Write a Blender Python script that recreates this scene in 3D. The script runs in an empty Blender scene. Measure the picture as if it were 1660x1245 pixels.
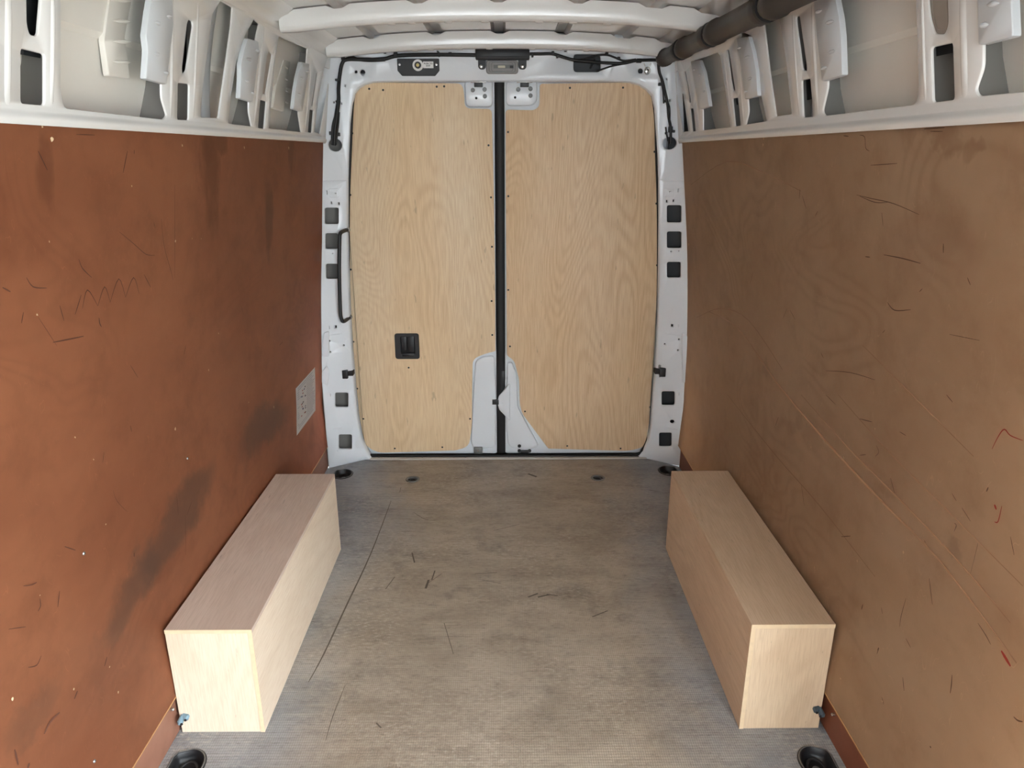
import bpy, bmesh, math, random
from mathutils import Vector, Matrix
from mathutils.geometry import delaunay_2d_cdt

random.seed(7)
R = math.radians
S = bpy.context.scene
COL = S.collection

# ------------------------------------------------------------------ camera
CAM_H, PITCH, YAW, FOC = 1.6, R(18.0), R(-0.5), 1150.0
cd = bpy.data.cameras.new('camera')
cd.sensor_width = 36.0
cd.lens = FOC / 1660.0 * 36.0
cd.clip_start = 0.02
cam = bpy.data.objects.new('camera', cd)
cam.location = (0, 0, CAM_H)
cam.rotation_euler = (math.pi / 2 - PITCH, 0, YAW)
COL.objects.link(cam)
S.camera = cam

# ------------------------------------------------------------------ world, sun, exposure
SKY_STRENGTH, SUN_STRENGTH, EXPOSURE = 6.0, 8.0, 1.4
w = bpy.data.worlds.new('world')
S.world = w
w.use_nodes = True
bg = w.node_tree.nodes['Background']
bg.inputs['Color'].default_value = (0.87, 0.945, 1.0, 1)
bg.inputs['Strength'].default_value = SKY_STRENGTH
sun = bpy.data.lights.new('sun', 'SUN')
sun.energy = SUN_STRENGTH
sun.angle = R(1.0)
sun.color = (1.0, 0.93, 0.82)
so = bpy.data.objects.new('sun', sun)
COL.objects.link(so)
so.rotation_euler = Vector((0.45, -0.75, -1.0)).to_track_quat('-Z', 'Y').to_euler()
so.location = (-3, 4, 6)


vs = S.view_settings
vs.view_transform = 'Standard'
vs.look = 'None'
vs.gamma = 1.0
vs.use_curve_mapping = False
vs.exposure = EXPOSURE

# ------------------------------------------------------------------ pixel -> place helpers
fw = Vector((math.sin(-YAW) * math.cos(PITCH), math.cos(YAW) * math.cos(PITCH), -math.sin(PITCH)))
rt = Vector((math.cos(YAW), math.sin(YAW), 0))
upv = rt.cross(fw)
CP = Vector((0, 0, CAM_H))


def ray(px, py):
    return fw + rt * ((px - 830.0) / FOC) - upv * ((py - 622.5) / FOC)


def onP(px, py, p0, n):
    d = ray(px, py)
    n = Vector(n)
    return CP + d * ((Vector(p0) - CP).dot(n) / d.dot(n))


def onY(px, py, Y): return onP(px, py, (0, Y, 0), (0, 1, 0))
def onZ(px, py, Z): return onP(px, py, (0, 0, Z), (0, 0, 1))
def onX(px, py, X): return onP(px, py, (X, 0, 0), (1, 0, 0))


# side-wall surfaces: half width against height
PROF = {-1: [(0, .940), (.13, .945), (.24, .949), (.31, .953), (.36, .955), (.41, .952), (.5, .944), (.7, .932), (.95, .914), (1.18, .891), (1.42, .869), (1.66, .845)],
        1: [(0, .918), (.13, .914), (.24, .919), (.31, .923), (.36, .925), (.41, .923), (.5, .921), (.7, .916), (.95, .900), (1.18, .880), (1.42, .851), (1.66, .820)]}


def halfw(s, z):
    p = PROF[s]
    if z <= p[0][0]: return p[0][1]
    for (a, xa), (b, xb) in zip(p, p[1:]):
        if z <= b:
            i = p.index((a, xa))
            (a0, x0), (b1, x1) = p[max(i - 1, 0)], p[min(i + 2, len(p) - 1)]
            m0 = (xb - x0) / (b - a0)
            m1 = (x1 - xa) / (b1 - a)
            t, h = (z - a) / (b - a), b - a
            return ((2 * t ** 3 - 3 * t * t + 1) * xa + (t ** 3 - 2 * t * t + t) * h * m0
                    + (3 * t * t - 2 * t ** 3) * xb + (t ** 3 - t * t) * h * m1)
    return p[-1][1]


UP0 = {-1: .845, 1: .820}
UPK = {-1: .125, 1: .112}


def upx(s, z): return UP0[s] - UPK[s] * (z - 1.66)


def on_panel(s, px, py):
    x = .9
    for _ in range(8):
        p = onX(px, py, s * x)
        x = halfw(s, p.z)
    return p


def on_upper(s, px, py):
    p = onP(px, py, (s * UP0[s], 0, 1.66), (1, 0, s * UPK[s]))
    return (p.y, p.z)


# ------------------------------------------------------------------ materials
def new_mat(name):
    m = bpy.data.materials.new(name)
    m.use_nodes = True
    nt = m.node_tree
    b = nt.nodes['Principled BSDF']
    return m, nt, b


def lin(c):
    return tuple((v / 12.92 if v <= .04045 else ((v + .055) / 1.055) ** 2.4) for v in [x / 255 for x in c]) + (1,)


class N:
    """small node builder"""
    def __init__(s, nt): s.nt = nt
    def node(s, t, **k):
        n = s.nt.nodes.new(t)
        for a, v in k.items(): setattr(n, a, v)
        return n
    def link(s, a, b): s.nt.links.new(a, b)
    def put(s, sock, v):
        if hasattr(v, 'is_output'): s.link(v, sock)
        else: sock.default_value = v
    def math(s, op, a, b=0.0, c=None, clamp=False):
        n = s.node('ShaderNodeMath', operation=op, use_clamp=clamp)
        s.put(n.inputs[0], a); s.put(n.inputs[1], b)
        if c is not None: s.put(n.inputs[2], c)
        return n.outputs[0]
    def coord(s): return s.node('ShaderNodeTexCoord').outputs['Object']
    def mapping(s, vec, scale, loc=(0, 0, 0), rot=(0, 0, 0)):
        n = s.node('ShaderNodeMapping')
        s.link(vec, n.inputs['Vector'])
        n.inputs['Scale'].default_value = scale
        n.inputs['Location'].default_value = loc
        n.inputs['Rotation'].default_value = rot
        return n.outputs[0]
    def noise(s, vec, scale, detail=3, rough=.5, dist=0.0):
        n = s.node('ShaderNodeTexNoise')
        s.link(vec, n.inputs['Vector'])
        n.inputs['Scale'].default_value = scale
        n.inputs['Detail'].default_value = detail
        n.inputs['Roughness'].default_value = rough
        n.inputs['Distortion'].default_value = dist
        return n.outputs['Fac']
    def ramp(s, fac, a, b):
        n = s.node('ShaderNodeMapRange', interpolation_type='SMOOTHSTEP')
        s.put(n.inputs['Value'], fac)
        n.inputs['From Min'].default_value = a
        n.inputs['From Max'].default_value = b
        return n.outputs[0]
    def mix(s, fac, a, b, blend='MIX'):
        n = s.node('ShaderNodeMix', data_type='RGBA', blend_type=blend)
        s.put(n.inputs[0], fac); s.put(n.inputs[6], a); s.put(n.inputs[7], b)
        return n.outputs[2]
    def bump(s, h, strength, dist, bsdf):
        n = s.node('ShaderNodeBump')
        n.inputs['Strength'].default_value = strength
        n.inputs['Distance'].default_value = dist
        s.link(h, n.inputs['Height'])
        s.link(n.outputs[0], bsdf.inputs['Normal'])


def simple(name, rgb, rough=.5, metal=0.0, spec=.5, var=.06, vscale=6, coat=0.0, bump=0.0):
    m, nt, b = new_mat(name)
    n = N(nt)
    c = lin(rgb)
    v = n.noise(n.coord(), vscale, 3)
    dark = tuple(x * (1 - var) for x in c[:3]) + (1,)
    light = tuple(min(1, x * (1 + var)) for x in c[:3]) + (1,)
    n.link(n.mix(v, dark, light), b.inputs['Base Color'])
    b.inputs['Roughness'].default_value = rough
    b.inputs['Metallic'].default_value = metal
    b.inputs['Specular IOR Level'].default_value = spec
    b.inputs['Coat Weight'].default_value = coat
    b.inputs['Coat Roughness'].default_value = .12
    if bump:
        n.bump(n.noise(n.coord(), 300, 2), bump, .001, b)
    return m


def veneer(name, c_light, c_mid, c_dark, scale, loc=(0, 0, 0), rings=46, amt=.55, rough=.55, fine=(260, 260, 9), tint=None):
    """pale plywood face: cathedral grain = level lines of stretched noise, plus fine pores"""
    m, nt, b = new_mat(name)
    n = N(nt)
    co = n.coord()
    mp = n.mapping(co, scale, loc)
    low = n.noise(mp, 1.0, 2.2, .5, .25)
    wob = n.noise(n.mapping(co, tuple(s * 9 for s in scale), loc), 1.0, 2)
    ph = n.math('ADD', n.math('MULTIPLY', low, rings), n.math('MULTIPLY', wob, 3.2))
    ring = n.math('MULTIPLY_ADD', n.math('SINE', ph), .5, .5)
    ring = n.math('MULTIPLY', n.math('POWER', ring, 1.5), n.math('MULTIPLY_ADD', n.ramp(n.noise(n.mapping(co, tuple(s * 2.2 for s in scale), (5, 5, 5)), 1.0, 3, .6), .35, .65), .75, .25))
    pores = n.ramp(n.noise(n.mapping(co, fine), 1.0, 2, .6), .38, .68)
    broad = n.noise(n.mapping(co, tuple(s * .8 for s in scale), (3, 1, 2)), 1.6, 3, .55)
    c = n.mix(n.ramp(broad, .3, .7), lin(c_light), lin(c_mid))
    c = n.mix(n.math('MULTIPLY', ring, amt), c, lin(c_dark))
    c = n.mix(n.math('MULTIPLY', pores, .40), c, lin(c_dark))
    flecks = n.ramp(n.noise(n.mapping(co, tuple(s * 30 for s in scale)), 1.0, 2, .5), .70, .78)
    c = n.mix(n.math('MULTIPLY', flecks, .35), c, lin(tuple(int(v * .72) for v in c_dark)))
    n.link(c, b.inputs['Base Color'])
    b.inputs['Roughness'].default_value = rough
    b.inputs['Specular IOR Level'].default_value = .3
    n.bump(pores, .12, .0006, b)
    return m


def lined_ply(name, s, c_a, c_b, c_dark, c_smudge, stains, swirl_amt):
    """worn wall plywood: broad tone drift, level-line swirls, rubbed scratches, stains at their own places"""
    m, nt, b = new_mat(name)
    n = N(nt)
    co = n.coord()
    mp = n.mapping(co, (1, .9, 1.5), (5 * s, 2, 1))
    low = n.noise(mp, 1.1, 2.5, .5, .6)
    wob = n.noise(co, 14, 3)
    ph = n.math('ADD', n.math('MULTIPLY', low, 170), n.math('MULTIPLY', wob, 3.0))
    ring = n.math('POWER', n.math('MULTIPLY_ADD', n.math('SINE', ph), .5, .5), 2.0)
    mask = n.ramp(n.noise(co, 1.7, 2), .42, .62)
    broad = n.noise(n.mapping(co, (1, .7, 1.2), (1, 4, 2)), 1.8, 5, .6)
    fib = n.noise(n.mapping(co, (1, 14, 24)), 1.0, 1, .5)
    cloud = n.noise(co, 6.0, 6, .65)
    c = n.mix(n.ramp(broad, .32, .68), lin(c_a), lin(c_b))
    c = n.mix(n.math('MULTIPLY', n.math('MULTIPLY', ring, mask), swirl_amt), c, lin(c_dark))
    c = n.mix(n.math('MULTIPLY', n.ramp(cloud, .45, .75), .42), c, lin(c_dark))
    c = n.mix(n.math('MULTIPLY', n.ramp(fib, .4, .7), .06), c, lin(c_dark))
    # crossing hair scratches: thin level lines of two turned noises
    for rot, sc, k in ((.5, 11.0, 14), (-.7, 9.0, 13)):
        h = n.noise(n.mapping(co, (1, 1.6, .5), (2, 1, 0), (rot, 0, 0)), sc, 2, .5)
        f = n.math('ABSOLUTE', n.math('SUBTRACT', n.math('FRACT', n.math('MULTIPLY', h, k)), .5))
        line = n.math('SUBTRACT', 1.0, n.ramp(f, .0, .05))
        gate = n.ramp(n.noise(co, 5.5 + sc, 2), .58, .68)
        pale = tuple(min(255, int(v * 1.22)) for v in c_a)
        c = n.mix(n.math('MULTIPLY', n.math('MULTIPLY', line, gate), .22), c, lin(pale))
    sep = n.node('ShaderNodeSeparateXYZ')
    n.link(co, sep.inputs[0])
    wy = n.math('ADD', sep.outputs[1], n.math('MULTIPLY', n.math('SUBTRACT', n.noise(n.mapping(co, (1, 1, .35)), 3.5, 5, .65), .5), .36))
    wz = n.math('ADD', sep.outputs[2], n.math('MULTIPLY', n.math('SUBTRACT', n.noise(co, 4, 5, .65), .5), .30))
    for (cy, cz, ry, rz, shear, amt, col) in stains:
        dz = n.math('SUBTRACT', wz, cz)
        dy = n.math('SUBTRACT', n.math('SUBTRACT', wy, cy), n.math('MULTIPLY', dz, shear))
        d = n.math('ADD', n.math('POWER', n.math('ABSOLUTE', n.math('DIVIDE', dy, ry)), 2.0),
                   n.math('POWER', n.math('ABSOLUTE', n.math('DIVIDE', dz, rz)), 2.0))
        fac = n.math('MULTIPLY', n.math('SUBTRACT', 1.0, n.ramp(d, .15, 1.2)), amt)
        c = n.mix(fac, c, lin(col))
    n.link(c, b.inputs['Base Color'])
    b.inputs['Roughness'].default_value = .48
    b.inputs['Specular IOR Level'].default_value = .35
    n.bump(cloud, .15, .002, b)
    return m


M = {}
M['white'] = simple('white_paint', (228, 228, 226), .24, spec=.5, var=.015, coat=.5)
M['skin'] = simple('primed_skin', (230, 227, 219), .45, var=.02)
M['plate_white'] = simple('white_plate', (212, 217, 221), .35, var=.02, coat=.2)
M['door_white'] = simple('door_white_paint', (234, 239, 244), .3, var=.012, coat=.3)
M['grey_metal'] = simple('grey_metal', (150, 150, 150), .4, .8, var=.1)
M['bolt_grey'] = simple('bolt_grey', (120, 121, 120), .45, .4, var=.1)
M['black'] = simple('black_plastic', (28, 29, 32), .45, var=.15)
M['rubber'] = simple('black_rubber', (16, 16, 18), .6, var=.2)
M['duct'] = simple('dark_duct_plastic', (58, 54, 51), .5, var=.18, vscale=9)
M['cable'] = simple('cable_black', (20, 20, 21), .5, var=.2)
M['hole'] = simple('hole_dark', (12, 12, 12), .8, var=.1)
M['steel'] = simple('bright_steel', (190, 190, 188), .25, .9, var=.05)
M['paper'] = simple('paper', (250, 250, 248), .6, var=.02)
M['ink'] = simple('ink', (172, 176, 182), .7, var=.1)
M['red_ink'] = simple('red_ink', (176, 70, 60), .7, var=.1)
M['blue_ink'] = simple('blue_ink', (60, 84, 130), .7, var=.1)
M['black_ink'] = simple('black_ink', (18, 18, 18), .7, var=.1)
M['brass'] = simple('brass', (196, 178, 120), .35, .7, var=.1)
M['blue_plastic'] = simple('blue_plastic', (128, 156, 170), .35, var=.1)
M['slate_plastic'] = simple('slate_plastic', (70, 84, 92), .35, var=.1)
M['plyedge'] = simple('plywood_edge', (232, 208, 172), .6, var=.12, vscale=60)
M['rawedge'] = simple('raw_ply_edge', (196, 150, 100), .7, var=.2, vscale=40)
M['scratch'] = simple('scratch_dark', (98, 58, 42), .6, var=.3, vscale=30)
M['scratch_r'] = simple('scratch_brown', (104, 72, 50), .6, var=.3, vscale=30)
M['web'] = simple('cavity_shade_grey', (120, 118, 114), .6, var=.1)  # shade of the deep cavity put into this grey
M['scuff'] = simple('floor_scuff', (96, 86, 76), .6, var=.3, vscale=30)
M['chip'] = simple('chip_pale', (226, 196, 156), .7, var=.2, vscale=50)
M['redmark'] = simple('crayon_red', (158, 52, 36), .7, var=.15)
M['concrete'] = simple('pale_concrete', (150, 146, 138), .85, var=.12, vscale=2)
M['grubby'] = simple('sill_trim', (196, 190, 182), .5, var=.12, vscale=30)

M['door_ply'] = veneer('door_plywood', (247, 226, 196), (243, 214, 174), (212, 174, 130), (1.9, 1, .42), (1.3, 0, .4), 430, .34)
M['door_ply_b'] = veneer('door_plywood_b', (243, 218, 186), (237, 205, 164), (206, 166, 122), (1.7, 1, .38), (7.7, 0, 3.1), 400, .38)
M['box_top'] = veneer('box_top_ply', (226, 206, 190), (216, 194, 178), (192, 166, 148), (3.0, .5, 1), (0, 2, 0), 120, .3, fine=(300, 12, 300))
M['box_side'] = veneer('box_side_ply', (238, 220, 198), (230, 209, 184), (210, 184, 156), (1, .6, 1.6), (4, 1, 2), 110, .3, fine=(300, 14, 260))
M['box_end'] = veneer('box_end_ply', (240, 224, 202), (233, 214, 189), (213, 189, 160), (2.6, 1, .8), (2, 5, 1), 100, .35, fine=(260, 200, 14))


M['box_top_b'] = veneer('box_top_ply_b', (220, 195, 168), (211, 184, 155), (186, 156, 126), (3.0, .5, 1), (6, 2, 3), 120, .3, fine=(300, 12, 300))  # right box ply: its dimmer, warmer light put into the colours
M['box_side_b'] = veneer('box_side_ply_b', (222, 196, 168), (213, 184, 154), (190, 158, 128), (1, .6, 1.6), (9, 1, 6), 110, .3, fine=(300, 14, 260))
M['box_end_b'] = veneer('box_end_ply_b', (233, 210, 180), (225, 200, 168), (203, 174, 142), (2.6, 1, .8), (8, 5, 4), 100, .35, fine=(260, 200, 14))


def stain(s, px, py, ry, rz, shear, amt, col):
    p = on_panel(s, px, py)
    return (p.y, p.z, ry, rz, shear, amt, col)


DRED = (98, 52, 34)
SM = (106, 80, 66)
M['ply_left'] = lined_ply('wall_plywood_left', -1, (180, 117, 83), (162, 101, 71), (128, 75, 51), SM, [
    stain(-1, 62, 290, .045, .085, 0, .45, (110, 62, 42)), stain(-1, 342, 270, .075, .16, 0, .5, DRED),
    stain(-1, 440, 350, .07, .17, 0, .5, (84, 50, 40)), stain(-1, 360, 225, .05, .06, 0, .45, DRED),
    stain(-1, 470, 250, .05, .1, 0, .4, DRED),
    stain(-1, 430, 690, .34, .10, 0, .62, SM), stain(-1, 285, 850, .30, .10, .9, .66, SM),
    stain(-1, 215, 960, .16, .09, .6, .55, SM), stain(-1, 60, 1150, .10, .05, 0, .3, SM)], .14)
M['ply_right'] = lined_ply('wall_plywood_right', 1, (206, 174, 142), (194, 159, 126), (164, 127, 95), SM, [  # tint split from the left ply, the differing light put into base colour
    stain(1, 1520, 215, .12, .03, 0, .28, (140, 96, 66)), stain(1, 1590, 235, .04, .025, 0, .3, (136, 92, 62)),
    stain(1, 1240, 590, .06, .03, 0, .2, (120, 98, 76)), stain(1, 1560, 880, .05, .025, 0, .25, SM),
    stain(1, 1450, 790, .05, .03, 0, .2, (130, 92, 68)), stain(1, 1500, 400, .2, .1, 0, .2, (150, 104, 80)),
    stain(1, 1300, 700, .25, .03, 0, .2, (138, 98, 70))], .26)
M['kick'] = lined_ply('kick_plywood', -1, (158, 112, 92), (142, 100, 82), (112, 74, 58), SM, [], .3)
M['kick_r'] = lined_ply('kick_plywood_red', 1, (140, 84, 62), (126, 76, 56), (96, 56, 42), SM, [], .3)


def floor_mat():
    m, nt, b = new_mat('mesh_floor')
    n = N(nt)
    co = n.coord()
    sep = n.node('ShaderNodeSeparateXYZ')
    n.link(co, sep.inputs[0])
    x, y = sep.outputs[0], sep.outputs[1]
    # moulded wire-mesh print, 6 mm cells staggered
    sx = n.math('SINE', n.math('MULTIPLY', x, math.pi / .0065))
    sy = n.math('SINE', n.math('MULTIPLY', y, math.pi / .0095))
    cell = n.math('MULTIPLY', n.math('ABSOLUTE', sx), n.math('ABSOLUTE', sy))
    wear = n.noise(n.mapping(co, (1.0, .55, 1), (2, 3, 0)), 2.4, 5, .62, .5)
    wear2 = n.noise(n.mapping(co, (.8, 1.5, 1), (7, 1, 0)), 3.2, 8, .74, .4)
    dirt = n.noise(n.mapping(co, (.7, 1.8, 1), (1, 9, 0)), 9.0, 8, .76)
    # centre of the floor is walked on: browner; margins keep the grey
    ax = n.math('ABSOLUTE', x)
    walk = n.math('SUBTRACT', 1.0, n.ramp(n.math('ADD', ax, n.math('MULTIPLY', n.math('SUBTRACT', wear, .5), .7)), .38, .78))
    grey = n.mix(n.ramp(wear2, .35, .65), lin((140, 144, 149)), lin((168, 170, 172)))
    tan = n.mix(n.ramp(wear2, .36, .64), lin((158, 143, 124)), lin((190, 175, 155)))
    c = n.mix(n.math('MULTIPLY', walk, .92), grey, tan)
    c = n.mix(n.math('MULTIPLY', n.ramp(dirt, .5, .72), .42), c, lin((96, 87, 77)))
    blot = n.ramp(n.noise(n.mapping(co, (1, .8, 1), (4, 4, 0)), 5.0, 5, .6), .56, .72)
    c = n.mix(n.math('MULTIPLY', blot, .45), c, lin((90, 86, 82)))
    c = n.mix(n.math('MULTIPLY', n.math('SUBTRACT', 1.0, n.ramp(cell, .08, .5)), n.math('MULTIPLY_ADD', n.ramp(wear2, .3, .7), .32, .10)), c, lin((92, 85, 77)))
    sc = n.noise(n.mapping(co, (1.2, 40, 1), (0, 0, 0), (0, 0, .25)), 3.0, 3, .6)
    c = n.mix(n.math('MULTIPLY', n.ramp(sc, .62, .75), .25), c, lin((196, 190, 180)))
    sp = n.noise(n.mapping(co, (1, 2.2, 1), (2, 7, 0)), 45, 6, .75)
    spm = n.ramp(n.noise(n.mapping(co, (1, 1, 1), (5, 8, 0)), 2.6, 5, .6), .36, .66)
    c = n.mix(n.math('MULTIPLY', n.math('MULTIPLY', n.ramp(sp, .50, .66), spm), .55), c, lin((212, 203, 190)))
    c = n.mix(n.math('MULTIPLY', n.ramp(n.math('SUBTRACT', 1.0, sp), .52, .68), .40), c, lin((88, 80, 72)))
    st = n.noise(n.mapping(co, (1.5, 26, 1), (3, 2, 0)), 4.0, 5, .7)
    pale = n.ramp(n.noise(n.mapping(co, (1, 1, 1), (9, 3, 0)), 3.0, 6, .66), .46, .70)
    c = n.mix(n.math('MULTIPLY', n.math('MULTIPLY', n.ramp(st, .48, .66), pale), .42), c, lin((205, 194, 176)))
    dk = n.noise(n.mapping(co, (2.2, 20, 1), (8, 6, 0)), 4.0, 5, .7)
    c = n.mix(n.math('MULTIPLY', n.math('MULTIPLY', n.ramp(dk, .5, .68), n.ramp(wear, .42, .62)), .35), c, lin((98, 90, 82)))
    n.link(c, b.inputs['Base Color'])
    rr = n.math('MULTIPLY_ADD', n.ramp(dirt, .3, .7), .25, .28)
    n.link(rr, b.inputs['Roughness'])
    b.inputs['Specular IOR Level'].default_value = .5
    n.bump(n.ramp(cell, .02, .6), .6, .0012, b)
    return m


M['floor'] = floor_mat()


# ------------------------------------------------------------------ mesh helpers
def finish(me, angle=35):
    me.polygons.foreach_set('use_smooth', [True] * len(me.polygons))
    me.set_sharp_from_angle(angle=R(angle))
    me.update()


def obj(name, bm, mat, parent=None, angle=35, recalc=True):
    if recalc:
        bmesh.ops.recalc_face_normals(bm, faces=bm.faces)
    me = bpy.data.meshes.new(name)
    bm.to_mesh(me)
    bm.free()
    for m in (mat if isinstance(mat, (list, tuple)) else [mat]):
        me.materials.append(M[m])
    finish(me, angle)
    o = bpy.data.objects.new(name, me)
    COL.objects.link(o)
    if parent is not None:
        o.parent = parent
    return o


def tag(o, label, cat, group=None, kind=None):
    o['label'] = label
    o['category'] = cat
    if group: o['group'] = group
    if kind: o['kind'] = kind
    return o


def struct(o, label, cat):
    return tag(o, label, cat, kind='structure')


def empty(name, loc=(0, 0, 0)):
    o = bpy.data.objects.new(name, None)
    o.empty_display_size = .05
    o.location = loc
    COL.objects.link(o)
    return o


def adopt(child, parent):
    """parent keeping the world position (parents are unrotated empties)"""
    child.parent = parent
    child.matrix_parent_inverse = Matrix.Translation(-parent.location)


def rounded(pts, r=.01, seg=4):
    out = []
    n = len(pts)
    for i in range(n):
        p = Vector(pts[i][:2]); a = Vector(pts[i - 1][:2]); b = Vector(pts[(i + 1) % n][:2])
        rr = pts[i][2] if len(pts[i]) > 2 else r
        da, db = a - p, b - p
        la, lb = da.length, db.length
        rr = min(rr, la * .48, lb * .48)
        if rr < 1e-5:
            out.append((p.x, p.y)); continue
        p0, p2 = p + da * (rr / la), p + db * (rr / lb)
        for k in range(seg + 1):
            t = k / seg
            q = p0 * ((1 - t) ** 2) + p * (2 * t * (1 - t)) + p2 * (t * t)
            out.append((q.x, q.y))
    return out


def circle2(cx, cy, r, n=16, ry=None):
    ry = ry or r
    return [(cx + r * math.cos(i * math.tau / n), cy + ry * math.sin(i * math.tau / n)) for i in range(n)]


def area2(p):
    return sum(p[i - 1][0] * p[i][1] - p[i][0] * p[i - 1][1] for i in range(len(p))) / 2


def offset_loop(p, d):
    """move a loop to its right-hand side by d"""
    n = len(p)
    out = []
    for i in range(n):
        a = Vector(p[i - 1]); b = Vector(p[i]); c = Vector(p[(i + 1) % n])
        e1 = (b - a); e2 = (c - b)
        if e1.length < 1e-9: e1 = e2
        if e2.length < 1e-9: e2 = e1
        e1 = e1.normalized(); e2 = e2.normalized()
        n1 = Vector((e1.y, -e1.x)); n2 = Vector((e2.y, -e2.x))
        m = n1 + n2
        if m.length < 1e-6: m = n1.copy()
        m = m.normalized()
        k = d / max(.5, m.dot(n1))
        q = b + m * k
        out.append((q.x, q.y))
    return out


def sheet(bm, outline, holes, mp, rim, outer_rim=None, cuts=()):
    """sheet with holes; mp(u, v, w) puts it in space; every edge gets a rim swept along [(off, depth)]"""
    outline = list(outline)
    if area2(outline) < 0: outline.reverse()
    hs = []
    for h in holes:
        h = list(h)
        if area2(h) > 0: h.reverse()
        hs.append(h)
    loops = [outline] + hs
    vs2, edges = [], []
    for lp in loops:
        b = len(vs2)
        vs2 += [Vector(p) for p in lp]
        edges += [(b + i, b + (i + 1) % len(lp)) for i in range(len(lp))]
    ov, oe, of, *_ = delaunay_2d_cdt(vs2, edges, [], 0, 1e-6)
    # keep faces inside the outline and outside the holes
    def inside(p, poly):
        c = False
        j = len(poly) - 1
        for i in range(len(poly)):
            a, b2 = poly[i], poly[j]
            if (a[1] > p[1]) != (b2[1] > p[1]) and p[0] < (b2[0] - a[0]) * (p[1] - a[1]) / (b2[1] - a[1]) + a[0]:
                c = not c
            j = i
        return c
    bv = [bm.verts.new(mp(v.x, v.y, 0)) for v in ov]
    for f in of:
        c = sum((ov[i] for i in f), Vector((0, 0))) / len(f)
        if inside(c, outline) and not any(inside(c, h) for h in hs):
            try: bm.faces.new([bv[i] for i in f])
            except ValueError: pass
    for k, lp in enumerate(loops):
        prof = rim if k or outer_rim is None else outer_rim
        if not prof: continue
        prev = [bm.verts.new(mp(p[0], p[1], 0)) for p in lp]
        for (o_, d_) in prof:
            q = offset_loop(lp, o_)
            cur = [bm.verts.new(mp(p[0], p[1], d_)) for p in q]
            for i in range(len(lp)):
                j = (i + 1) % len(lp)
                bm.faces.new((prev[i], prev[j], cur[j], cur[i]))
            prev = cur
    bmesh.ops.remove_doubles(bm, verts=bm.verts, dist=1e-6)
    return bm


def sheet_cut(bm, outline, holes, mp, rim, outer_rim, cuts):
    """as sheet(), but folded along the lines u = cut before it is put in place"""
    sheet(bm, outline, holes, lambda u, v, w_: (u, v, w_), rim, outer_rim)
    for c in cuts:
        g = list(bm.verts) + list(bm.edges) + list(bm.faces)
        bmesh.ops.bisect_plane(bm, geom=g, dist=1e-6, plane_co=(c, 0, 0), plane_no=(1, 0, 0))
    for v in bm.verts:
        v.co = Vector(mp(v.co.x, v.co.y, v.co.z))
    return bm


def plate(name, outline, holes, mp, mat, parent=None, rim=((.0012, .0006), (.002, .003), (.002, .006)), outer_rim=None, angle=40):
    bm = bmesh.new()
    sheet(bm, outline, holes, mp, rim, outer_rim)
    return obj(name, bm, mat, parent, angle)


def box(bm, x0, x1, y0, y1, z0, z1, bev=0.0, seg=2):
    r = bmesh.ops.create_cube(bm, size=1)
    for v in r['verts']:
        v.co = Vector(((x0 + x1) / 2 + v.co.x * (x1 - x0), (y0 + y1) / 2 + v.co.y * (y1 - y0), (z0 + z1) / 2 + v.co.z * (z1 - z0)))
    if bev:
        es = list({e for v in r['verts'] for e in v.link_edges})
        bmesh.ops.bevel(bm, geom=es, offset=bev, segments=seg, affect='EDGES', profile=.5)
    return bm


def boxo(name, mat, parent, *a, bev=.002, seg=2):
    bm = bmesh.new()
    box(bm, *a, bev=bev, seg=seg)
    return obj(name, bm, mat, parent)


def smooth_path(pts, n=6):
    P = [Vector(p) for p in pts]
    if len(P) < 3: return P
    out = []
    for i in range(len(P) - 1):
        p0 = P[max(i - 1, 0)]; p1 = P[i]; p2 = P[i + 1]; p3 = P[min(i + 2, len(P) - 1)]
        for k in range(n):
            t = k / n
            out.append(.5 * ((2 * p1) + (p2 - p0) * t + (2 * p0 - 5 * p1 + 4 * p2 - p3) * t * t + (3 * p1 - p0 - 3 * p2 + p3) * t ** 3))
    out.append(P[-1])
    return out


def tube(bm, pts, r, sides=8, caps=True):
    """r: number or one radius per point"""
    n = len(pts)
    rr = r if isinstance(r, (list, tuple)) else [r] * n
    pts = [Vector(p) for p in pts]
    t0 = (pts[1] - pts[0]).normalized()
    nrm = t0.orthogonal().normalized()
    rings = []
    for i in range(n):
        t = (pts[min(i + 1, n - 1)] - pts[max(i - 1, 0)])
        t = t.normalized() if t.length > 1e-9 else t0
        nrm = (nrm - t * nrm.dot(t))
        nrm = nrm.normalized() if nrm.length > 1e-6 else t.orthogonal().normalized()
        b = t.cross(nrm)
        rings.append([bm.verts.new(pts[i] + (nrm * math.cos(a) + b * math.sin(a)) * rr[i]) for a in [k * math.tau / sides for k in range(sides)]])
    for A, B in zip(rings, rings[1:]):
        for k in range(sides):
            j = (k + 1) % sides
            bm.faces.new((A[k], A[j], B[j], B[k]))
    if caps:
        bm.faces.new(rings[0][::-1]); bm.faces.new(rings[-1])
    return bm


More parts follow.
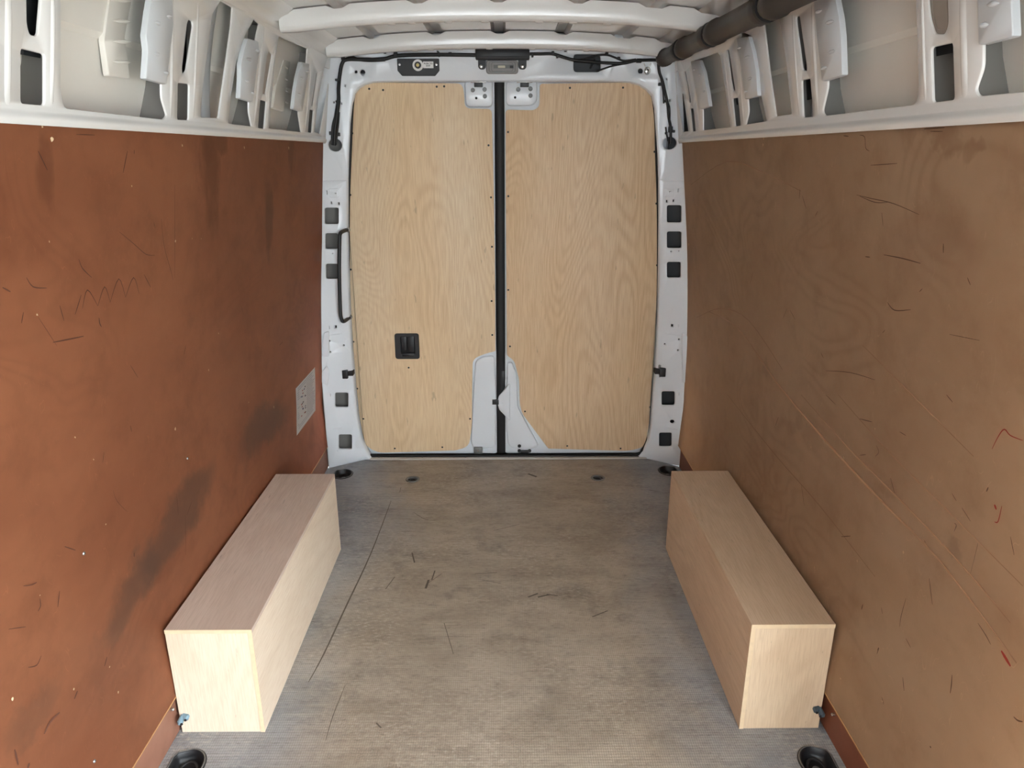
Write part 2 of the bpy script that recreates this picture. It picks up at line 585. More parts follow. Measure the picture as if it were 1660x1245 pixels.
def lathe(bm, prof, loc, axis='Z', n=20, cap0=True):
    """prof: (radius, height) pairs turned about an axis through loc"""
    loc = Vector(loc)
    rings = []
    for (r, h) in prof:
        ring = []
        for k in range(n):
            a = k * math.tau / n
            c, s_ = r * math.cos(a), r * math.sin(a)
            v = {'Z': (c, s_, h), 'Y': (c, h, s_), 'X': (h, c, s_)}[axis]
            ring.append(bm.verts.new(loc + Vector(v)))
        rings.append(ring)
    for A, B in zip(rings, rings[1:]):
        for k in range(n):
            j = (k + 1) % n
            bm.faces.new((A[k], A[j], B[j], B[k]))
    if cap0: bm.faces.new(rings[0])
    bm.faces.new(rings[-1])
    bmesh.ops.remove_doubles(bm, verts=bm.verts, dist=1e-7)
    return bm


def sweep(bm, prof, path):
    """prof: list of functions-free (x, z) points for each y of path given as (y, dx, dz)"""
    rows = [[bm.verts.new((x + dx, y, z + dz)) for (x, z) in prof] for (y, dx, dz) in path]
    for A, B in zip(rows, rows[1:]):
        for i in range(len(prof) - 1):
            bm.faces.new((A[i], A[i + 1], B[i + 1], B[i]))
    return bm


def ribbon(bm, pts, width, up):
    """thin strip that tapers at both ends, lying on a surface with normal up(p)"""
    P = [Vector(p) for p in pts]
    n = len(P)
    L, Rr = [], []
    for i in range(n):
        t = (P[min(i + 1, n - 1)] - P[max(i - 1, 0)]).normalized()
        sd = t.cross(up).normalized()
        k = width * (.35 + .65 * math.sin(math.pi * (i + .3) / (n - .4))) / 2
        L.append(bm.verts.new(P[i] + sd * k)); Rr.append(bm.verts.new(P[i] - sd * k))
    for i in range(n - 1):
        bm.faces.new((L[i], L[i + 1], Rr[i + 1], Rr[i]))


# ================================================================== THE SETTING
Y0, Y1 = -1.25, 3.58           # front of the load space, rear door opening
DOOR_Y0, DOOR_Y1, DOOR_Z = -.62, .70, 1.80    # sliding-door opening in the right wall

# ground outside
bm = bmesh.new()
box(bm, -14, 14, -14, 14, -.75, -.62)
struct(obj('ground', bm, 'concrete'), 'pale concrete yard around the van', 'ground')

# ---- floor with its recesses
CUPS = [(-.887, 1.535, -1), (.862, 1.53, 1), (-.862, 3.40, -1), (.862, 3.425, 1)]
ANCH = [tuple(onZ(669, 777, 0))[:2], tuple(onZ(969, 775, 0))[:2]]


def cup_loop(cx, cy, s, k=1.0):
    # D shape: straight side towards the wall (s), round side inwards
    pts = []
    for i in range(15):
        a = math.pi / 2 + math.pi * i / 14
        pts.append((cx - s * .004 + s * .048 * k * math.cos(a), cy + .056 * k * math.sin(a)))
    pts += [(cx + s * .034 * k, cy - .044 * k), (cx + s * .040 * k, cy - .03 * k), (cx + s * .040 * k, cy + .03 * k), (cx + s * .034 * k, cy + .044 * k)]
    return pts


fl = rounded([(-.99, Y0), (.945, Y0), (.945, 3.47), (.76, 3.60), (-.752, 3.605), (-.985, 3.48)], .001, 1)
floor = plate('floor', fl, [cup_loop(x, y, s) for x, y, s in CUPS] + [circle2(x, y, .031) for x, y in ANCH],
              lambda u, v, w_: (u, v, -w_), 'floor', None, rim=((0, .012),))
struct(floor, 'worn grey load floor with fine mesh tread and brown scuffs', 'floor')
bm = bmesh.new()
box(bm, -1.0, .97, Y0, 3.7, -.09, -.06)
obj('subfloor', bm, 'rubber', floor)
boxo('bounce_mat', 'rubber', floor, .60, .944, DOOR_Y0, DOOR_Y1, .0005, .006, bev=.002)  # unseen dark mat, added to cut light bouncing onto the right wall
FSCR = [([(634, 812), (600, 900), (560, 985), (525, 1060), (500, 1106)], .006), ([(521, 775), (525, 800)], .004),
        ([(668, 896), (672, 912)], .008), ([(640, 935), (625, 955)], .004), ([(705, 925), (700, 940)], .007), ([(695, 940), (690, 954)], .012),
        ([(690, 948), (716, 930)], .003), ([(856, 968), (872, 962)], .010), ([(872, 968), (890, 964)], .011), ([(886, 963), (904, 966)], .006),
        ([(670, 830), (690, 842), (712, 843)], .003), ([(650, 790), (648, 798)], .003), ([(770, 930), (806, 928)], .004), ([(782, 940), (812, 946)], .003),
        ([(856, 768), (870, 773)], .02), ([(560, 1110), (540, 1160), (528, 1200)], .0025), ([(610, 1172), (618, 1180)], .006),
        ([(960, 1000), (985, 990)], .006), ([(800, 860), (842, 850)], .003), ([(720, 1010), (735, 1060)], .003)]
bm = bmesh.new()
for px, wd in FSCR:
    ribbon(bm, [onZ(q.x, q.y, .0006) for q in smooth_path([(a, b, 0) for a, b in px], 4)], wd, Vector((0, 0, 1)))
o = obj('scuff_marks', bm, 'scuff', floor)
o['kind'] = 'stuff'

# ---- side walls
L_HOLES = [
    [(42, -30), (71, -30), (68, 0), (63, 61), (48, 58), (43, 40)],
    [(33, 76), (74, 86), (74, 173), (33, 169)],
    [(98, -45), (98, 150, .02), (104, 177, .03), (266, 195), (272, 188), (263, 158), (262, 100), (266, -10)],
    [(306, 30), (313, 33), (314, 44), (303, 117), (298, 121), (295, 117), (295, 108), (303, 38)],
    [(288, 133), (308, 135), (307, 196), (287, 195)],
    [(358, 0), (378, 11), (376, 40), (355, 193), (325, 191), (328, 144), (338, 72), (344, 23)],
    [(412, 30), (421, 38), (416, 60), (404, 150), (404, 181), (409, 206), (370, 201), (375, 150), (383, 100), (396, 60)],
    [(437, 82), (442, 88), (431, 154), (425, 152), (433, 90)],
    [(422, 161), (433, 163.5), (429, 210), (418, 208)],
    [(452, 58), (499, 78), (497, 104), (485, 165), (484, 182), (489, 215), (436, 209), (441, 150), (447, 90)],
    [(513, 118), (516, 117), (508, 173), (505, 172)],
    [(502, 177), (509, 178), (506, 216), (499, 215)],
    [(526, 108), (537, 112), (531, 150), (519, 218), (510, 214), (516, 160)],
]
R_HOLES = [
    [(1091, 118), (1099, 114), (1108, 155), (1116, 213), (1106, 215), (1097, 160)],
    [(1108.5, 115), (1111.5, 115), (1120.5, 166), (1118, 168)],
    [(1118, 175), (1124, 175), (1128, 213), (1122, 214)],
    [(1125, 98), (1136, 94), (1162, 84), (1168, 90), (1175, 140), (1185, 207), (1139, 212), (1139, 178), (1134, 140)],
    [(1177.5, 80), (1181.5, 80), (1192, 147), (1188, 149), (1184, 130)],
    [(1186.5, 159), (1196.5, 157), (1201, 204), (1191, 206)],
    [(1199, 50), (1214, 55), (1222, 72), (1231, 120), (1234, 155), (1243.5, 197), (1208, 203), (1213, 181), (1210, 130)],
    [(1236, 28), (1262, 18), (1274, 95), (1284, 186), (1257, 190), (1247, 120)],
    [(1289, 26), (1296, 24), (1308.5, 108), (1308, 116), (1300, 115), (1289.5, 38)],
    [(1298.5, 129), (1313.5, 126), (1319, 190), (1301, 192)],
    [(1340, 100), (1341, 140), (1332, 180, .012), (1336, 189), (1484, 171, .03), (1490, 146, .02), (1484, -30), (1334, -10)],
    [(1500, -30), (1536, -30), (1538, 38), (1532, 57), (1514, 57), (1506, 30)],
    [(1508, 75), (1545, 67), (1548, 163), (1511, 168)],
    [(1592, -40), (1592, 108), (1579, 145), (1585, 158), (1720, 144), (1740, -40)],
]


def up_pts(s, pts):
    out = []
    for p in pts:
        q = on_upper(s, p[0], p[1])
        out.append((q[0], q[1], p[2] if len(p) > 2 else .010))
    return out


def upmap(s):
    return lambda u, v, w_: (s * (upx(s, v) + w_), u, v)


def sheared_ribs(s, lines, parent, wall_mat):
    """pressed ribs standing proud of the pillars"""
    for (pts, wd, ht) in lines:
        P = [on_upper(s, *p) for p in pts]
        P = [(a, b) for a, b in P]
        bm = bmesh.new()
        n = 10
        rows = []
        for i in range(n + 1):
            t = i / n * (len(P) - 1)
            k = min(int(t), len(P) - 2)
            f = t - k
            u = P[k][0] * (1 - f) + P[k + 1][0] * f
            v = P[k][1] * (1 - f) + P[k + 1][1] * f
            e = min(1, 4 * min(i, n - i) / n + .05)
            row = []
            for (a, h) in ((-.5, .0), (-.36, .55), (-.2, .92), (0, 1), (.2, .92), (.36, .55), (.5, 0)):
                row.append(bm.verts.new(upmap(s)(u + a * wd, v, .0004 - h * ht * e)))
            rows.append(row)
        for A, B in zip(rows, rows[1:]):
            for i in range(6):
                bm.faces.new((A[i], A[i + 1], B[i + 1], B[i]))
        obj('pressed_rib', bm, wall_mat, parent, 60)


def reinforcement(s, px, beads, parent):
    """white plate bridging an opening, with stamped beads"""
    out = rounded(up_pts(s, [(a, b, .004) for a, b in px]), .004, 2)
    bm = bmesh.new()
    mp = lambda u, v, w_: (s * (upx(s, v) - .012 + w_), u, v)
    sheet(bm, out, [], mp, ((.0008, .0006), (.0012, .003), (.0012, .014)))
    for (x0, y0, x1, y1) in beads:
        a = on_upper(s, x0, y0); b = on_upper(s, x1, y1)
        pa, pb = Vector(mp(a[0], a[1], .0)), Vector(mp(b[0], b[1], .0))
        tube(bm, [pa, pa.lerp(pb, .3), pa.lerp(pb, .7), pb], [.001, .0045, .0045, .001], 8)
    return obj('reinforcement_plate', bm, 'plate_white', parent, 45)


def side_wall(s):
    side = 'left' if s < 0 else 'right'
    holes = [rounded(up_pts(s, h), .01, 4) for h in (L_HOLES if s < 0 else R_HOLES)]
    yb = 3.56
    # below the frame's upper edge these openings close before the roof rail
    holes = [[(u, min(v, 2.012)) for u, v in h] for h in holes]
    z0 = 1.645
    if s < 0:
        outline = [(Y0, z0), (yb, z0), (yb, 2.06), (Y0, 2.06)]
    else:
        outline = [(Y0, z0), (DOOR_Y0, z0), (DOOR_Y0, DOOR_Z), (DOOR_Y1, DOOR_Z), (DOOR_Y1, z0), (yb, z0), (yb, 2.06), (Y0, 2.06)]
    wall = plate('wall_' + side, outline, holes, upmap(s), 'white', None,
                 rim=((.0008, .0006), (.0018, .002), (.002, .005)), outer_rim=((0, .004),), angle=50)
    struct(wall, 'white steel upper body side with pressed openings above the %s plywood' % ('red-brown' if s < 0 else 'tan-brown'), 'wall')
    # rail with a rolled step right above the plywood
    bm = bmesh.new()
    prof = []
    for (dz, dw) in ((.000, -.010), (.008, -.013), (.013, -.0125), (.016, -.009), (.019, -.007), (.022, -.0015), (.026, .0005)):
        z = 1.648 + dz
        prof.append((s * (upx(s, z) + dw), z))
    if s < 0:
        spans = [(Y0, 3.50)]
    else:
        spans = [(DOOR_Y1 + .02, 3.50)]
    for a, b in spans:
        sweep(bm, prof, [(a, 0, 0), (b, 0, 0)])
    obj('waist_rail', bm, 'white', wall, 50)
    # outer skin behind the openings, creased
    bm = bmesh.new()
    zs = [(-.1, .13), (.5, .135), (1.2, .125), (1.6, .10), (1.68, .078), (1.76, .062), (1.835, .056), (1.842, .051), (1.848, .047), (1.9, .046), (2.18, .04)]
    ys = [Y0, DOOR_Y0, DOOR_Y1, 3.66]
    rows = [[bm.verts.new((s * ((halfw(s, z) if z < 1.66 else upx(s, z)) + d), y, z)) for (z, d) in zs] for y in ys]
    for k, (A, B) in enumerate(zip(rows, rows[1:])):
        for i in range(len(zs) - 1):
            if s > 0 and k == 1 and zs[i][0] < 1.75: continue
            bm.faces.new((A[i], A[i + 1], B[i + 1], B[i]))
    obj('outer_skin', bm, 'skin', wall, 20)
    # plywood lining, curved with the body side
    ya, yz = (-.9, 3.485) if s < 0 else (DOOR_Y1 + .01, 3.475)
    zz = [.128 + (1.652 - .128) * k / 44 for k in range(45)]
    bm = bmesh.new()
    ny = 24
    grid = []
    for j in range(ny + 1):
        y = ya + (yz - ya) * j / ny
        col = []
        for z in zz:
            col.append(bm.verts.new((s * (halfw(s, z) - .0005), y, z)))
        grid.append(col)
    for j in range(ny):
        for i in range(len(zz) - 1):
            bm.faces.new((grid[j][i], grid[j + 1][i], grid[j + 1][i + 1], grid[j][i + 1]))
    r = bmesh.ops.solidify(bm, geom=list(bm.faces), thickness=.011 if s > 0 else -.011)
    for v in bm.verts:      # keep the face where it was: grow outwards only
        pass
    lin_ = obj('lining_panel', bm, 'ply_left' if s < 0 else 'ply_right', wall, 30)
    lin_['label'] = 'scratched red-brown plywood lining' if s < 0 else 'scuffed tan-brown plywood lining'
    # kick board with pale upper edge
    bm = bmesh.new()
    xk = s * (halfw(s, .06) + .012)
    ky0 = ya if s < 0 else DOOR_Y1 + .01
    box(bm, min(xk, xk + s * .010), max(xk, xk + s * .010), ky0, yz, .001, .126, .001, 1)
    obj('kick_board', bm, 'kick' if s < 0 else 'kick_r', wall)
    bm = bmesh.new()
    x2 = s * (halfw(s, .13) - .0015)
    box(bm, min(x2, x2 + s * .022), max(x2, x2 + s * .022), ky0, yz, .124, .1275, 0)
    obj('panel_edge', bm, 'rawedge', wall)
    return wall, lin_


wall_left, lin_left = side_wall(-1)
wall_right, lin_right = side_wall(1)

reinforcement(-1, [(240, -15), (271, -8), (273, 40), (266, 100), (262, 136), (229, 127), (232, 82), (229, 58), (234, 20)],
              [(243, 36, 252, 39), (262, 26, 271, 28), (242, 86, 250, 89), (257, 117, 266, 119)], wall_left)
reinforcement(-1, [(396, 63), (413, 68), (414, 85), (408, 130), (404, 165), (383, 159), (385, 128), (385, 105), (390, 80)],
              [(408, 82, 415, 84), (393, 95, 402, 97), (391, 130, 398, 132), (401, 150, 406, 152)], wall_left)
reinforcement(-1, [(484, 101), (497, 104), (493, 130), (486, 181), (471, 176), (474, 150), (478, 125)],
              [(491, 116, 497, 117), (481, 126, 487, 128), (477, 152, 483, 154)], wall_left)
reinforcement(1, [(1124, 100), (1138, 98), (1145, 117), (1151, 150), (1154, 172), (1138, 177), (1131, 140)],
              [(1128, 113, 1132, 112), (1137, 122, 1142, 120), (1144, 149, 1148, 147)], wall_right)
reinforcement(1, [(1200, 63), (1219, 60), (1226, 85), (1231, 115), (1234, 155), (1213, 160), (1207, 110)],
              [(1200, 79, 1207, 77), (1213, 94, 1222, 91), (1217, 129, 1225, 126), (1212, 150, 1218, 148)], wall_right)
reinforcement(1, [(1326, -12), (1360, -10), (1368, 30), (1371, 60), (1373, 121), (1340, 131), (1332, 60)],
              [(1329, 20, 1340, 17), (1346, 38, 1360, 34), (1350, 86, 1362, 82), (1338, 112, 1348, 109)], wall_right)
reinforcement(1, [(1596, -12), (1650, -12), (1652, 40), (1653, 58), (1598, 72)],
              [(1600, 42, 1614, 40), (1612, 8, 1632, 5)], wall_right)
sheared_ribs(-1, [([(14, -20), (12, 172)], .018, .004), ([(86, -30), (84, 172)], .012, .004), ([(280, -20), (277, 194)], .014, .004),
                  ([(322, 0), (313, 196)], .014, .003), ([(428, 40), (412, 206)], .02, .004),
                  ([(447, 75), (436, 150), (433, 210)], .012, .002), ([(506, 95), (494, 216)], .02, .004)], wall_left, 'white')
sheared_ribs(1, [([(1126, 108), (1134, 212)], .02, .003), ([(1172, 80), (1188, 206)], .012, .002), ([(1196, 72), (1206, 204)], .02, .003),
                 ([(1284, 20), (1296, 190)], .012, .003), ([(1316, 5), (1326, 188)], .016, .004),
                 ([(1494, -20), (1500, 166)], .010, .003), ([(1560, -20), (1564, 160)], .02, .004)], wall_right, 'white')


def web(s, pxs):
    """side plate that closes a pillar box between the inner and the outer sheet"""
    P = [on_upper(s, *p) for p in pxs]
    bm = bmesh.new()
    rows = []
    for i in range(7):
        t = i / 6
        u, v = P[0][0] * (1 - t) + P[1][0] * t, P[0][1] * (1 - t) + P[1][1] * t
        v = min(v, 2.05)
        rows.append([bm.verts.new(upmap(s)(u, v, d)) for d in (.0015, .03, .085)])
    for A, B in zip(rows, rows[1:]):
        for i in range(2):
            bm.faces.new((A[i], A[i + 1], B[i + 1], B[i]))
    obj('pillar_web', bm, 'web', wall_left if s < 0 else wall_right)


for a, b in (((22, -20), (22, 190)), ((90, -20), (88, 190)), ((277, -20), (276, 205)), ((320, -20), (316, 210)), ((425, 40), (411, 218)), ((445, 60), (433, 220)), ((503, 85), (493, 226)), ((519, 100), (508, 228))):
    web(-1, (a, b))
for a, b in (((1104, 100), (1119, 224)), ((1123, 100), (1133, 224)), ((1173, 75), (1188, 218)), ((1196, 65), (1205, 216)), ((1285, 5), (1295, 205)), ((1322, -10), (1325, 203)), ((1493, -40), (1498, 184)), ((1570, -40), (1568, 175))):
    web(1, (a, b))


def slot_shade(s, px0, px1, wd):
    """dark inner stiffener close behind a slot"""
    a, b = on_upper(s, *px0), on_upper(s, *px1)
    bm = bmesh.new()
    d0 = .026
    rows = []
    for (u, v) in (a, b):
        v = min(v, 2.04)
        u += d0 * u / .82
        rows.append([bm.verts.new(upmap(s)(u + k * wd, v, d0 + e)) for k, e in ((-.5, .012), (-.4, 0), (.4, 0), (.5, .012))])
    for i in range(3):
        bm.faces.new((rows[0][i], rows[0][i + 1], rows[1][i + 1], rows[1][i]))
    r = bmesh.ops.solidify(bm, geom=list(bm.faces), thickness=.002)
    obj('slot_shade', bm, 'cavity_shade', wall_left if s < 0 else wall_right)


def slot_plug(s, px, mat):
    bm = bmesh.new()
    mp = lambda u, v, w_: (s * (upx(s, v) + .004 + w_), u, v)
    lp = rounded(up_pts(s, px), .012, 4)
    sheet(bm, lp, [], mp, ((.001, .003),))
    for k in (.004, .008, .012):
        q = offset_loop(lp if area2(lp) > 0 else lp[::-1], -k)
        if s > 0:
            tube(bm, [mp(a, b, -.0005) for a, b in q] + [mp(q[0][0], q[0][1], -.0005)], .0008, 5)
    obj('slot_plug', bm, mat, wall_left if s < 0 else wall_right)


M['cavity_shade'] = simple('cavity_shade_dark', (58, 61, 64), .5, var=.15, vscale=12)  # shade inside the closed pillar boxes put into a dark colour
slot_shade(-1, (56, -40), (58, 88), .09)
slot_shade(-1, (312, 10), (299, 128), .10)
slot_shade(-1, (514, 100), (506, 175), .10)
slot_shade(1, (1096, 100), (1112, 226), .12)
slot_shade(1, (1178, 70), (1192, 168), .12)
slot_shade(1, (1291, 10), (1306, 160), .11)
slot_shade(1, (1526, -40), (1528, 84), .09)


def stiffener(s, px, parent):
    """corrugated strip on the outer skin beside a plate"""
    bm = bmesh.new()
    mp = lambda u, v, w_: (s * (upx(s, v) + .042 + w_), u, v)
    sheet(bm, rounded(up_pts(s, [(a, b, .004) for a, b in px]), .004, 2), [], mp, ((.001, .001), (.002, .012)))
    ys_ = [p[1] for p in px]
    for k in range(4):
        y = min(ys_) + (max(ys_) - min(ys_)) * (k + .6) / 4.4
        a = on_upper(s, px[0][0] - 2 * s, y); b = on_upper(s, px[1][0] - 4, y + 2)
        pa, pb = Vector(mp(a[0], a[1], 0)), Vector(mp(b[0], b[1], 0))
        tube(bm, [pa, pa.lerp(pb, .3), pa.lerp(pb, .7), pb], [.001, .004, .004, .001], 8)
    obj('stiffener', bm, 'skin', parent, 45)


stiffener(-1, [(212, -20), (246, -14), (232, 60), (240, 126), (208, 122), (201, 66)], wall_left)
stiffener(-1, [(478, 98), (488, 100), (480, 150), (477, 180), (461, 174), (466, 140)], wall_left)
M['plug'] = simple('plug_grey', (150, 140, 130), .4, var=.12, vscale=40)
slot_plug(-1, [(437, 80), (444, 88), (432, 157), (423, 154), (432, 90)], 'plug')
slot_plug(1, [(1498, -30), (1538, -30), (1540, 40), (1534, 60), (1512, 60), (1504, 30)], 'plug')


M['column'] = simple('column_grey', (172, 176, 178), .45, var=.04)


def inner_column(s, px0, px1, w_, wd):
    """curved stiffening column seen through a tall opening"""
    a, b = on_upper(s, *px0), on_upper(s, *px1)
    bm = bmesh.new()
    rows = []
    for i in range(9):
        t = i / 8
        u = a[0] * (1 - t) + b[0] * t
        v = a[1] * (1 - t) + b[1] * t
        row = []
        for (k, h) in ((-.5, .02), (-.42, .004), (-.3, 0), (0, -.002), (.3, 0), (.42, .004), (.5, .02)):
            row.append(bm.verts.new(upmap(s)(u + k * wd, v, w_ + h + .012 * math.sin(t * math.pi))))
        rows.append(row)
    for A, B in zip(rows, rows[1:]):
        for i in range(6):
            bm.faces.new((A[i], A[i + 1], B[i + 1], B[i]))
    obj('inner_column', bm, 'column', wall_left if s < 0 else wall_right, 50)


inner_column(-1, (366, -4), (352, 200), .026, .06)
inner_column(-1, (346, -4), (326, 200), .034, .055)
inner_column(1, (1252, 20), (1272, 195), .030, .06)
inner_column(1, (1284, 20), (1296, 195), .036, .05)

# scratches and chips of the linings: marks with their own shape, lying on the face
L_SCR = [([(205, 245), (198, 280)], .005), ([(216, 243), (216, 250)], .004), ([(60, 245), (75, 276)], .006), ([(122, 218), (152, 219)], .003), ([(282, 300), (282, 450)], .0025),
         ([(192, 376), (215, 395), (235, 412), (250, 414)], .003), ([(260, 355), (265, 400), (276, 440), (279, 454)], .003), ([(126, 420), (132, 435), (147, 450)], .004),
         ([(41, 450), (52, 465), (74, 467)], .004), ([(2, 466), (15, 473)], .005), ([(132, 500), (140, 470), (157, 496)], .004), ([(157, 496), (168, 465), (177, 490)], .004),
         ([(177, 490), (191, 452), (202, 482)], .004), ([(202, 482), (215, 450), (224, 476)], .004), ([(232, 445), (243, 466)], .004), ([(120, 510), (130, 478)], .004),
         ([(84, 555), (110, 550), (134, 545)], .005), ([(159, 515), (160, 524), (163, 530)], .006), ([(60, 514), (90, 560)], .002), ([(95, 495), (102, 520)], .004), ([(36, 506), (33, 524)], .004),
         ([(103, 886), (112, 889), (121, 892)], .004), ([(182, 795), (188, 812), (205, 830)], .002), ([(36, 950), (50, 948), (58, 944)], .004), ([(63, 970), (64, 982), (60, 991)], .005),
         ([(95, 958), (92, 984)], .005), ([(216, 896), (216, 903)], .006), ([(44, 1082), (58, 1078), (65, 1063)], .004), ([(95, 1155), (80, 1170), (70, 1190)], .010),
         ([(124, 1120), (119, 1133)], .008), ([(172, 1065), (168, 1080)], .006), ([(299, 835), (300, 900)], .0025), ([(285, 800), (288, 835)], .003), ([(12, 1020), (40, 1016)], .003),
         ([(45, 1237), (44, 1245)], .012), ([(22, 1215), (28, 1240)], .008), ([(210, 690), (212, 700)], .004), ([(310, 812), (302, 835)], .003), ([(167, 733), (165, 750)], .003),
         ([(390, 496), (394, 510)], .003), ([(452, 560), (458, 554)], .003), ([(210, 592), (222, 612)], .003), ([(300, 560), (297, 575)], .003), ([(248, 360), (250, 370)], .003)]
R_SCR = [([(1298, 307), (1297, 322)], .005), ([(1302, 318), (1308, 338)], .003), ([(1327, 342), (1323, 350)], .004), ([(1395, 219), (1403, 222), (1405, 240), (1411, 245)], .003),
         ([(1390, 316), (1415, 322), (1450, 330), (1492, 348)], .003), ([(1395, 318), (1420, 328), (1440, 328)], .003), ([(1413, 268), (1456, 265)], .003), ([(1434, 413), (1465, 419), (1494, 427)], .004),
         ([(1531, 395), (1531, 410)], .005), ([(1431, 345), (1433, 366)], .003), ([(1369, 220), (1377, 221)], .004), ([(1404, 416), (1412, 417)], .004), ([(1500, 209), (1533, 207)], .004),
         ([(1510, 213), (1530, 213)], .003), ([(1222, 440), (1217, 460)], .003), ([(1332, 572), (1336, 580)], .003), ([(1340, 601), (1380, 604), (1420, 616)], .003), ([(1440, 490), (1452, 503), (1478, 502)], .004),
         ([(1436, 535), (1432, 540)], .003), ([(1492, 473), (1497, 468)], .003), ([(1541, 542), (1590, 552)], .002), ([(1277, 500), (1270, 517)], .0025), ([(1282, 503), (1290, 518)], .0025),
         ([(1263, 676), (1258, 690)], .004), ([(1395, 679), (1415, 684)], .004), ([(1395, 738), (1405, 737)], .004), ([(1422, 722), (1426, 733), (1420, 740)], .003),
         ([(1445, 775), (1452, 800)], .004), ([(1300, 785), (1305, 820)], .003), ([(1365, 870), (1380, 869)], .004), ([(1508, 938), (1513, 980)], .004), ([(1549, 848), (1552, 852), (1548, 862)], .004),
         ([(1470, 970), (1462, 1000), (1460, 1016)], .003), ([(1587, 880), (1585, 890), (1575, 930)], .002), ([(1400, 980), (1398, 988)], .006), ([(1424, 1054), (1426, 1050), (1423, 1060)], .005),
         ([(1545, 1094), (1544, 1110), (1542, 1124)], .005), ([(1465, 1098), (1467, 1120)], .004), ([(1431, 1130), (1434, 1142)], .004), ([(1587, 1010), (1600, 1030), (1608, 1045)], .004),
         ([(1645, 1162), (1652, 1168), (1660, 1170)], .005), ([(1500, 876), (1502, 880)], .004), ([(1561, 823), (1575, 845)], .003), ([(1545, 800), (1552, 812)], .003), ([(1509, 1210), (1511, 1212)], .007),
         ([(1604, 790), (1601, 797)], .005), ([(1430, 985), (1432, 995)], .003), ([(1460, 700), (1470, 706)], .003), ([(1570, 450), (1575, 462)], .003), ([(1470, 1035), (1478, 1050)], .003),
         ([(1640, 870), (1646, 900)], .003), ([(1340, 640), (1356, 656)], .003), ([(1536, 640), (1546, 652)], .003)]
R_RED = [([(1610, 728), (1620, 708), (1630, 696), (1640, 706), (1660, 714)], .004), ([(1626, 820), (1620, 845), (1614, 846)], .004), ([(1614, 818), (1617, 826)], .008), ([(1625, 1055), (1640, 1080)], .012)]
L_CHIP = [(66, 204, 5), (82, 226, 8), (294, 236, 4), (395, 239, 4), (467, 240, 5), (212, 302, 3), (283, 391, 4), (58, 510, 4), (353, 540, 3), (283, 695, 6), (120, 709, 3), (402, 652, 3), (443, 660, 4),
          (190, 1122, 5), (118, 1117, 5), (18, 1133, 6), (176, 1081, 4), (78, 392, 3), (337, 600, 4), (150, 745, 3), (63, 965, 3), (280, 212, 5), (300, 214, 7), (310, 387, 2), (325, 387, 2), (170, 850, 3)]
R_CHIP = [(1238, 235, 5), (1239, 225, 5), (1369, 742, 5), (1466, 895, 5), (1391, 909, 5), (1432, 1137, 5), (1364, 1100, 5), (1348, 992, 6), (1240, 218, 4), (1316, 725, 3), (1117, 396, 5), (1420, 695, 3), (1432, 865, 3), (1330, 960, 3)]


def marks(s, scr, mat, name, lining):
    bm = bmesh.new()
    for px, wd in scr:
        pts = []
        for q in smooth_path([(a, b, 0) for a, b in px], 4):
            p = on_panel(s, q.x, q.y)
            pts.append(Vector((p.x - s * .0022, p.y, p.z)))
        if len(pts) == 2:
            pts = [pts[0], pts[0].lerp(pts[1], .33), pts[0].lerp(pts[1], .66), pts[1]]
        ribbon(bm, pts, wd * .6, Vector((1, 0, 0)))
    o = obj(name, bm, mat, lining)
    o['kind'] = 'stuff'


def chips(s, lst, lining):
    bm = bmesh.new()
    for x, y, r in lst:
        p = on_panel(s, x, y)
        k = r / FOC * p.length * .36
        ctr = Vector((p.x - s * .0024, p.y, p.z))
        n = 9
        vs_ = [bm.verts.new(ctr + Vector((0, k * random.uniform(.5, 1.4) * math.cos(a), 1.1 * k * random.uniform(.5, 1.4) * math.sin(a)))) for a in [i * math.tau / n for i in range(n)]]
        bm.faces.new(vs_)
    o = obj('chipped_spots', bm, 'chip', lining)
    o['kind'] = 'stuff'


marks(-1, L_SCR, 'scratch', 'scratch_marks', lin_left)
marks(1, R_SCR, 'scratch_r', 'scratch_marks', lin_right)
marks(1, R_RED, 'redmark', 'crayon_marks', lin_right)
M['grain'] = simple('dark_grain_line', (166, 128, 96), .5, var=.12, vscale=20)
GRAIN = [([(1150, 505), (1200, 535), (1260, 620), (1340, 715), (1430, 812), (1530, 915), (1650, 1075)], .014), ([(1300, 640), (1380, 730), (1470, 820), (1560, 915), (1640, 1010)], .008),
         ([(1180, 640), (1260, 740), (1330, 820), (1420, 935)], .006), ([(1360, 640), (1440, 730), (1540, 830), (1660, 950)], .006), ([(1130, 515), (1170, 500), (1215, 520), (1270, 600)], .008),
         ([(1400, 560), (1480, 640), (1580, 740)], .005), ([(1120, 300), (1180, 262), (1240, 280), (1300, 310)], .006)]
marks(1, GRAIN, 'grain', 'grain_lines', lin_right)
chips(-1, L_CHIP, lin_left)
chips(1, R_CHIP, lin_right)
# panel pins (round bright heads)
for s, lst, ln in ((-1, [(303, 743), (135, 897), (280, 1150), (152, 1234)], lin_left), (1, [(1350, 1158)], lin_right)):
    for x, y in lst:
        p = on_panel(s, x, y)
        bm = bmesh.new()
        lathe(bm, [(.0001, -s * .004), (.003, -s * .0035), (.0045, -s * .0018), (.005, s * .004)], (p.x, p.y, p.z), 'X', 10)
        obj('screw_head', bm, 'steel', ln)

# ---- roof
def roofdrop(x): return .045 * (min(abs(x + .012), .82) / .8) ** 2.4


RIBX = [-.775, -.577, -.305, -.03, .249, .517, .715]


def roof_z(x):
    z = 2.113 - roofdrop(x)
    for r in RIBX:
        d = abs(x - r)
        if d < .032:
            z += .022 * (1 if d < .020 else (.032 - d) / .012)
    return z


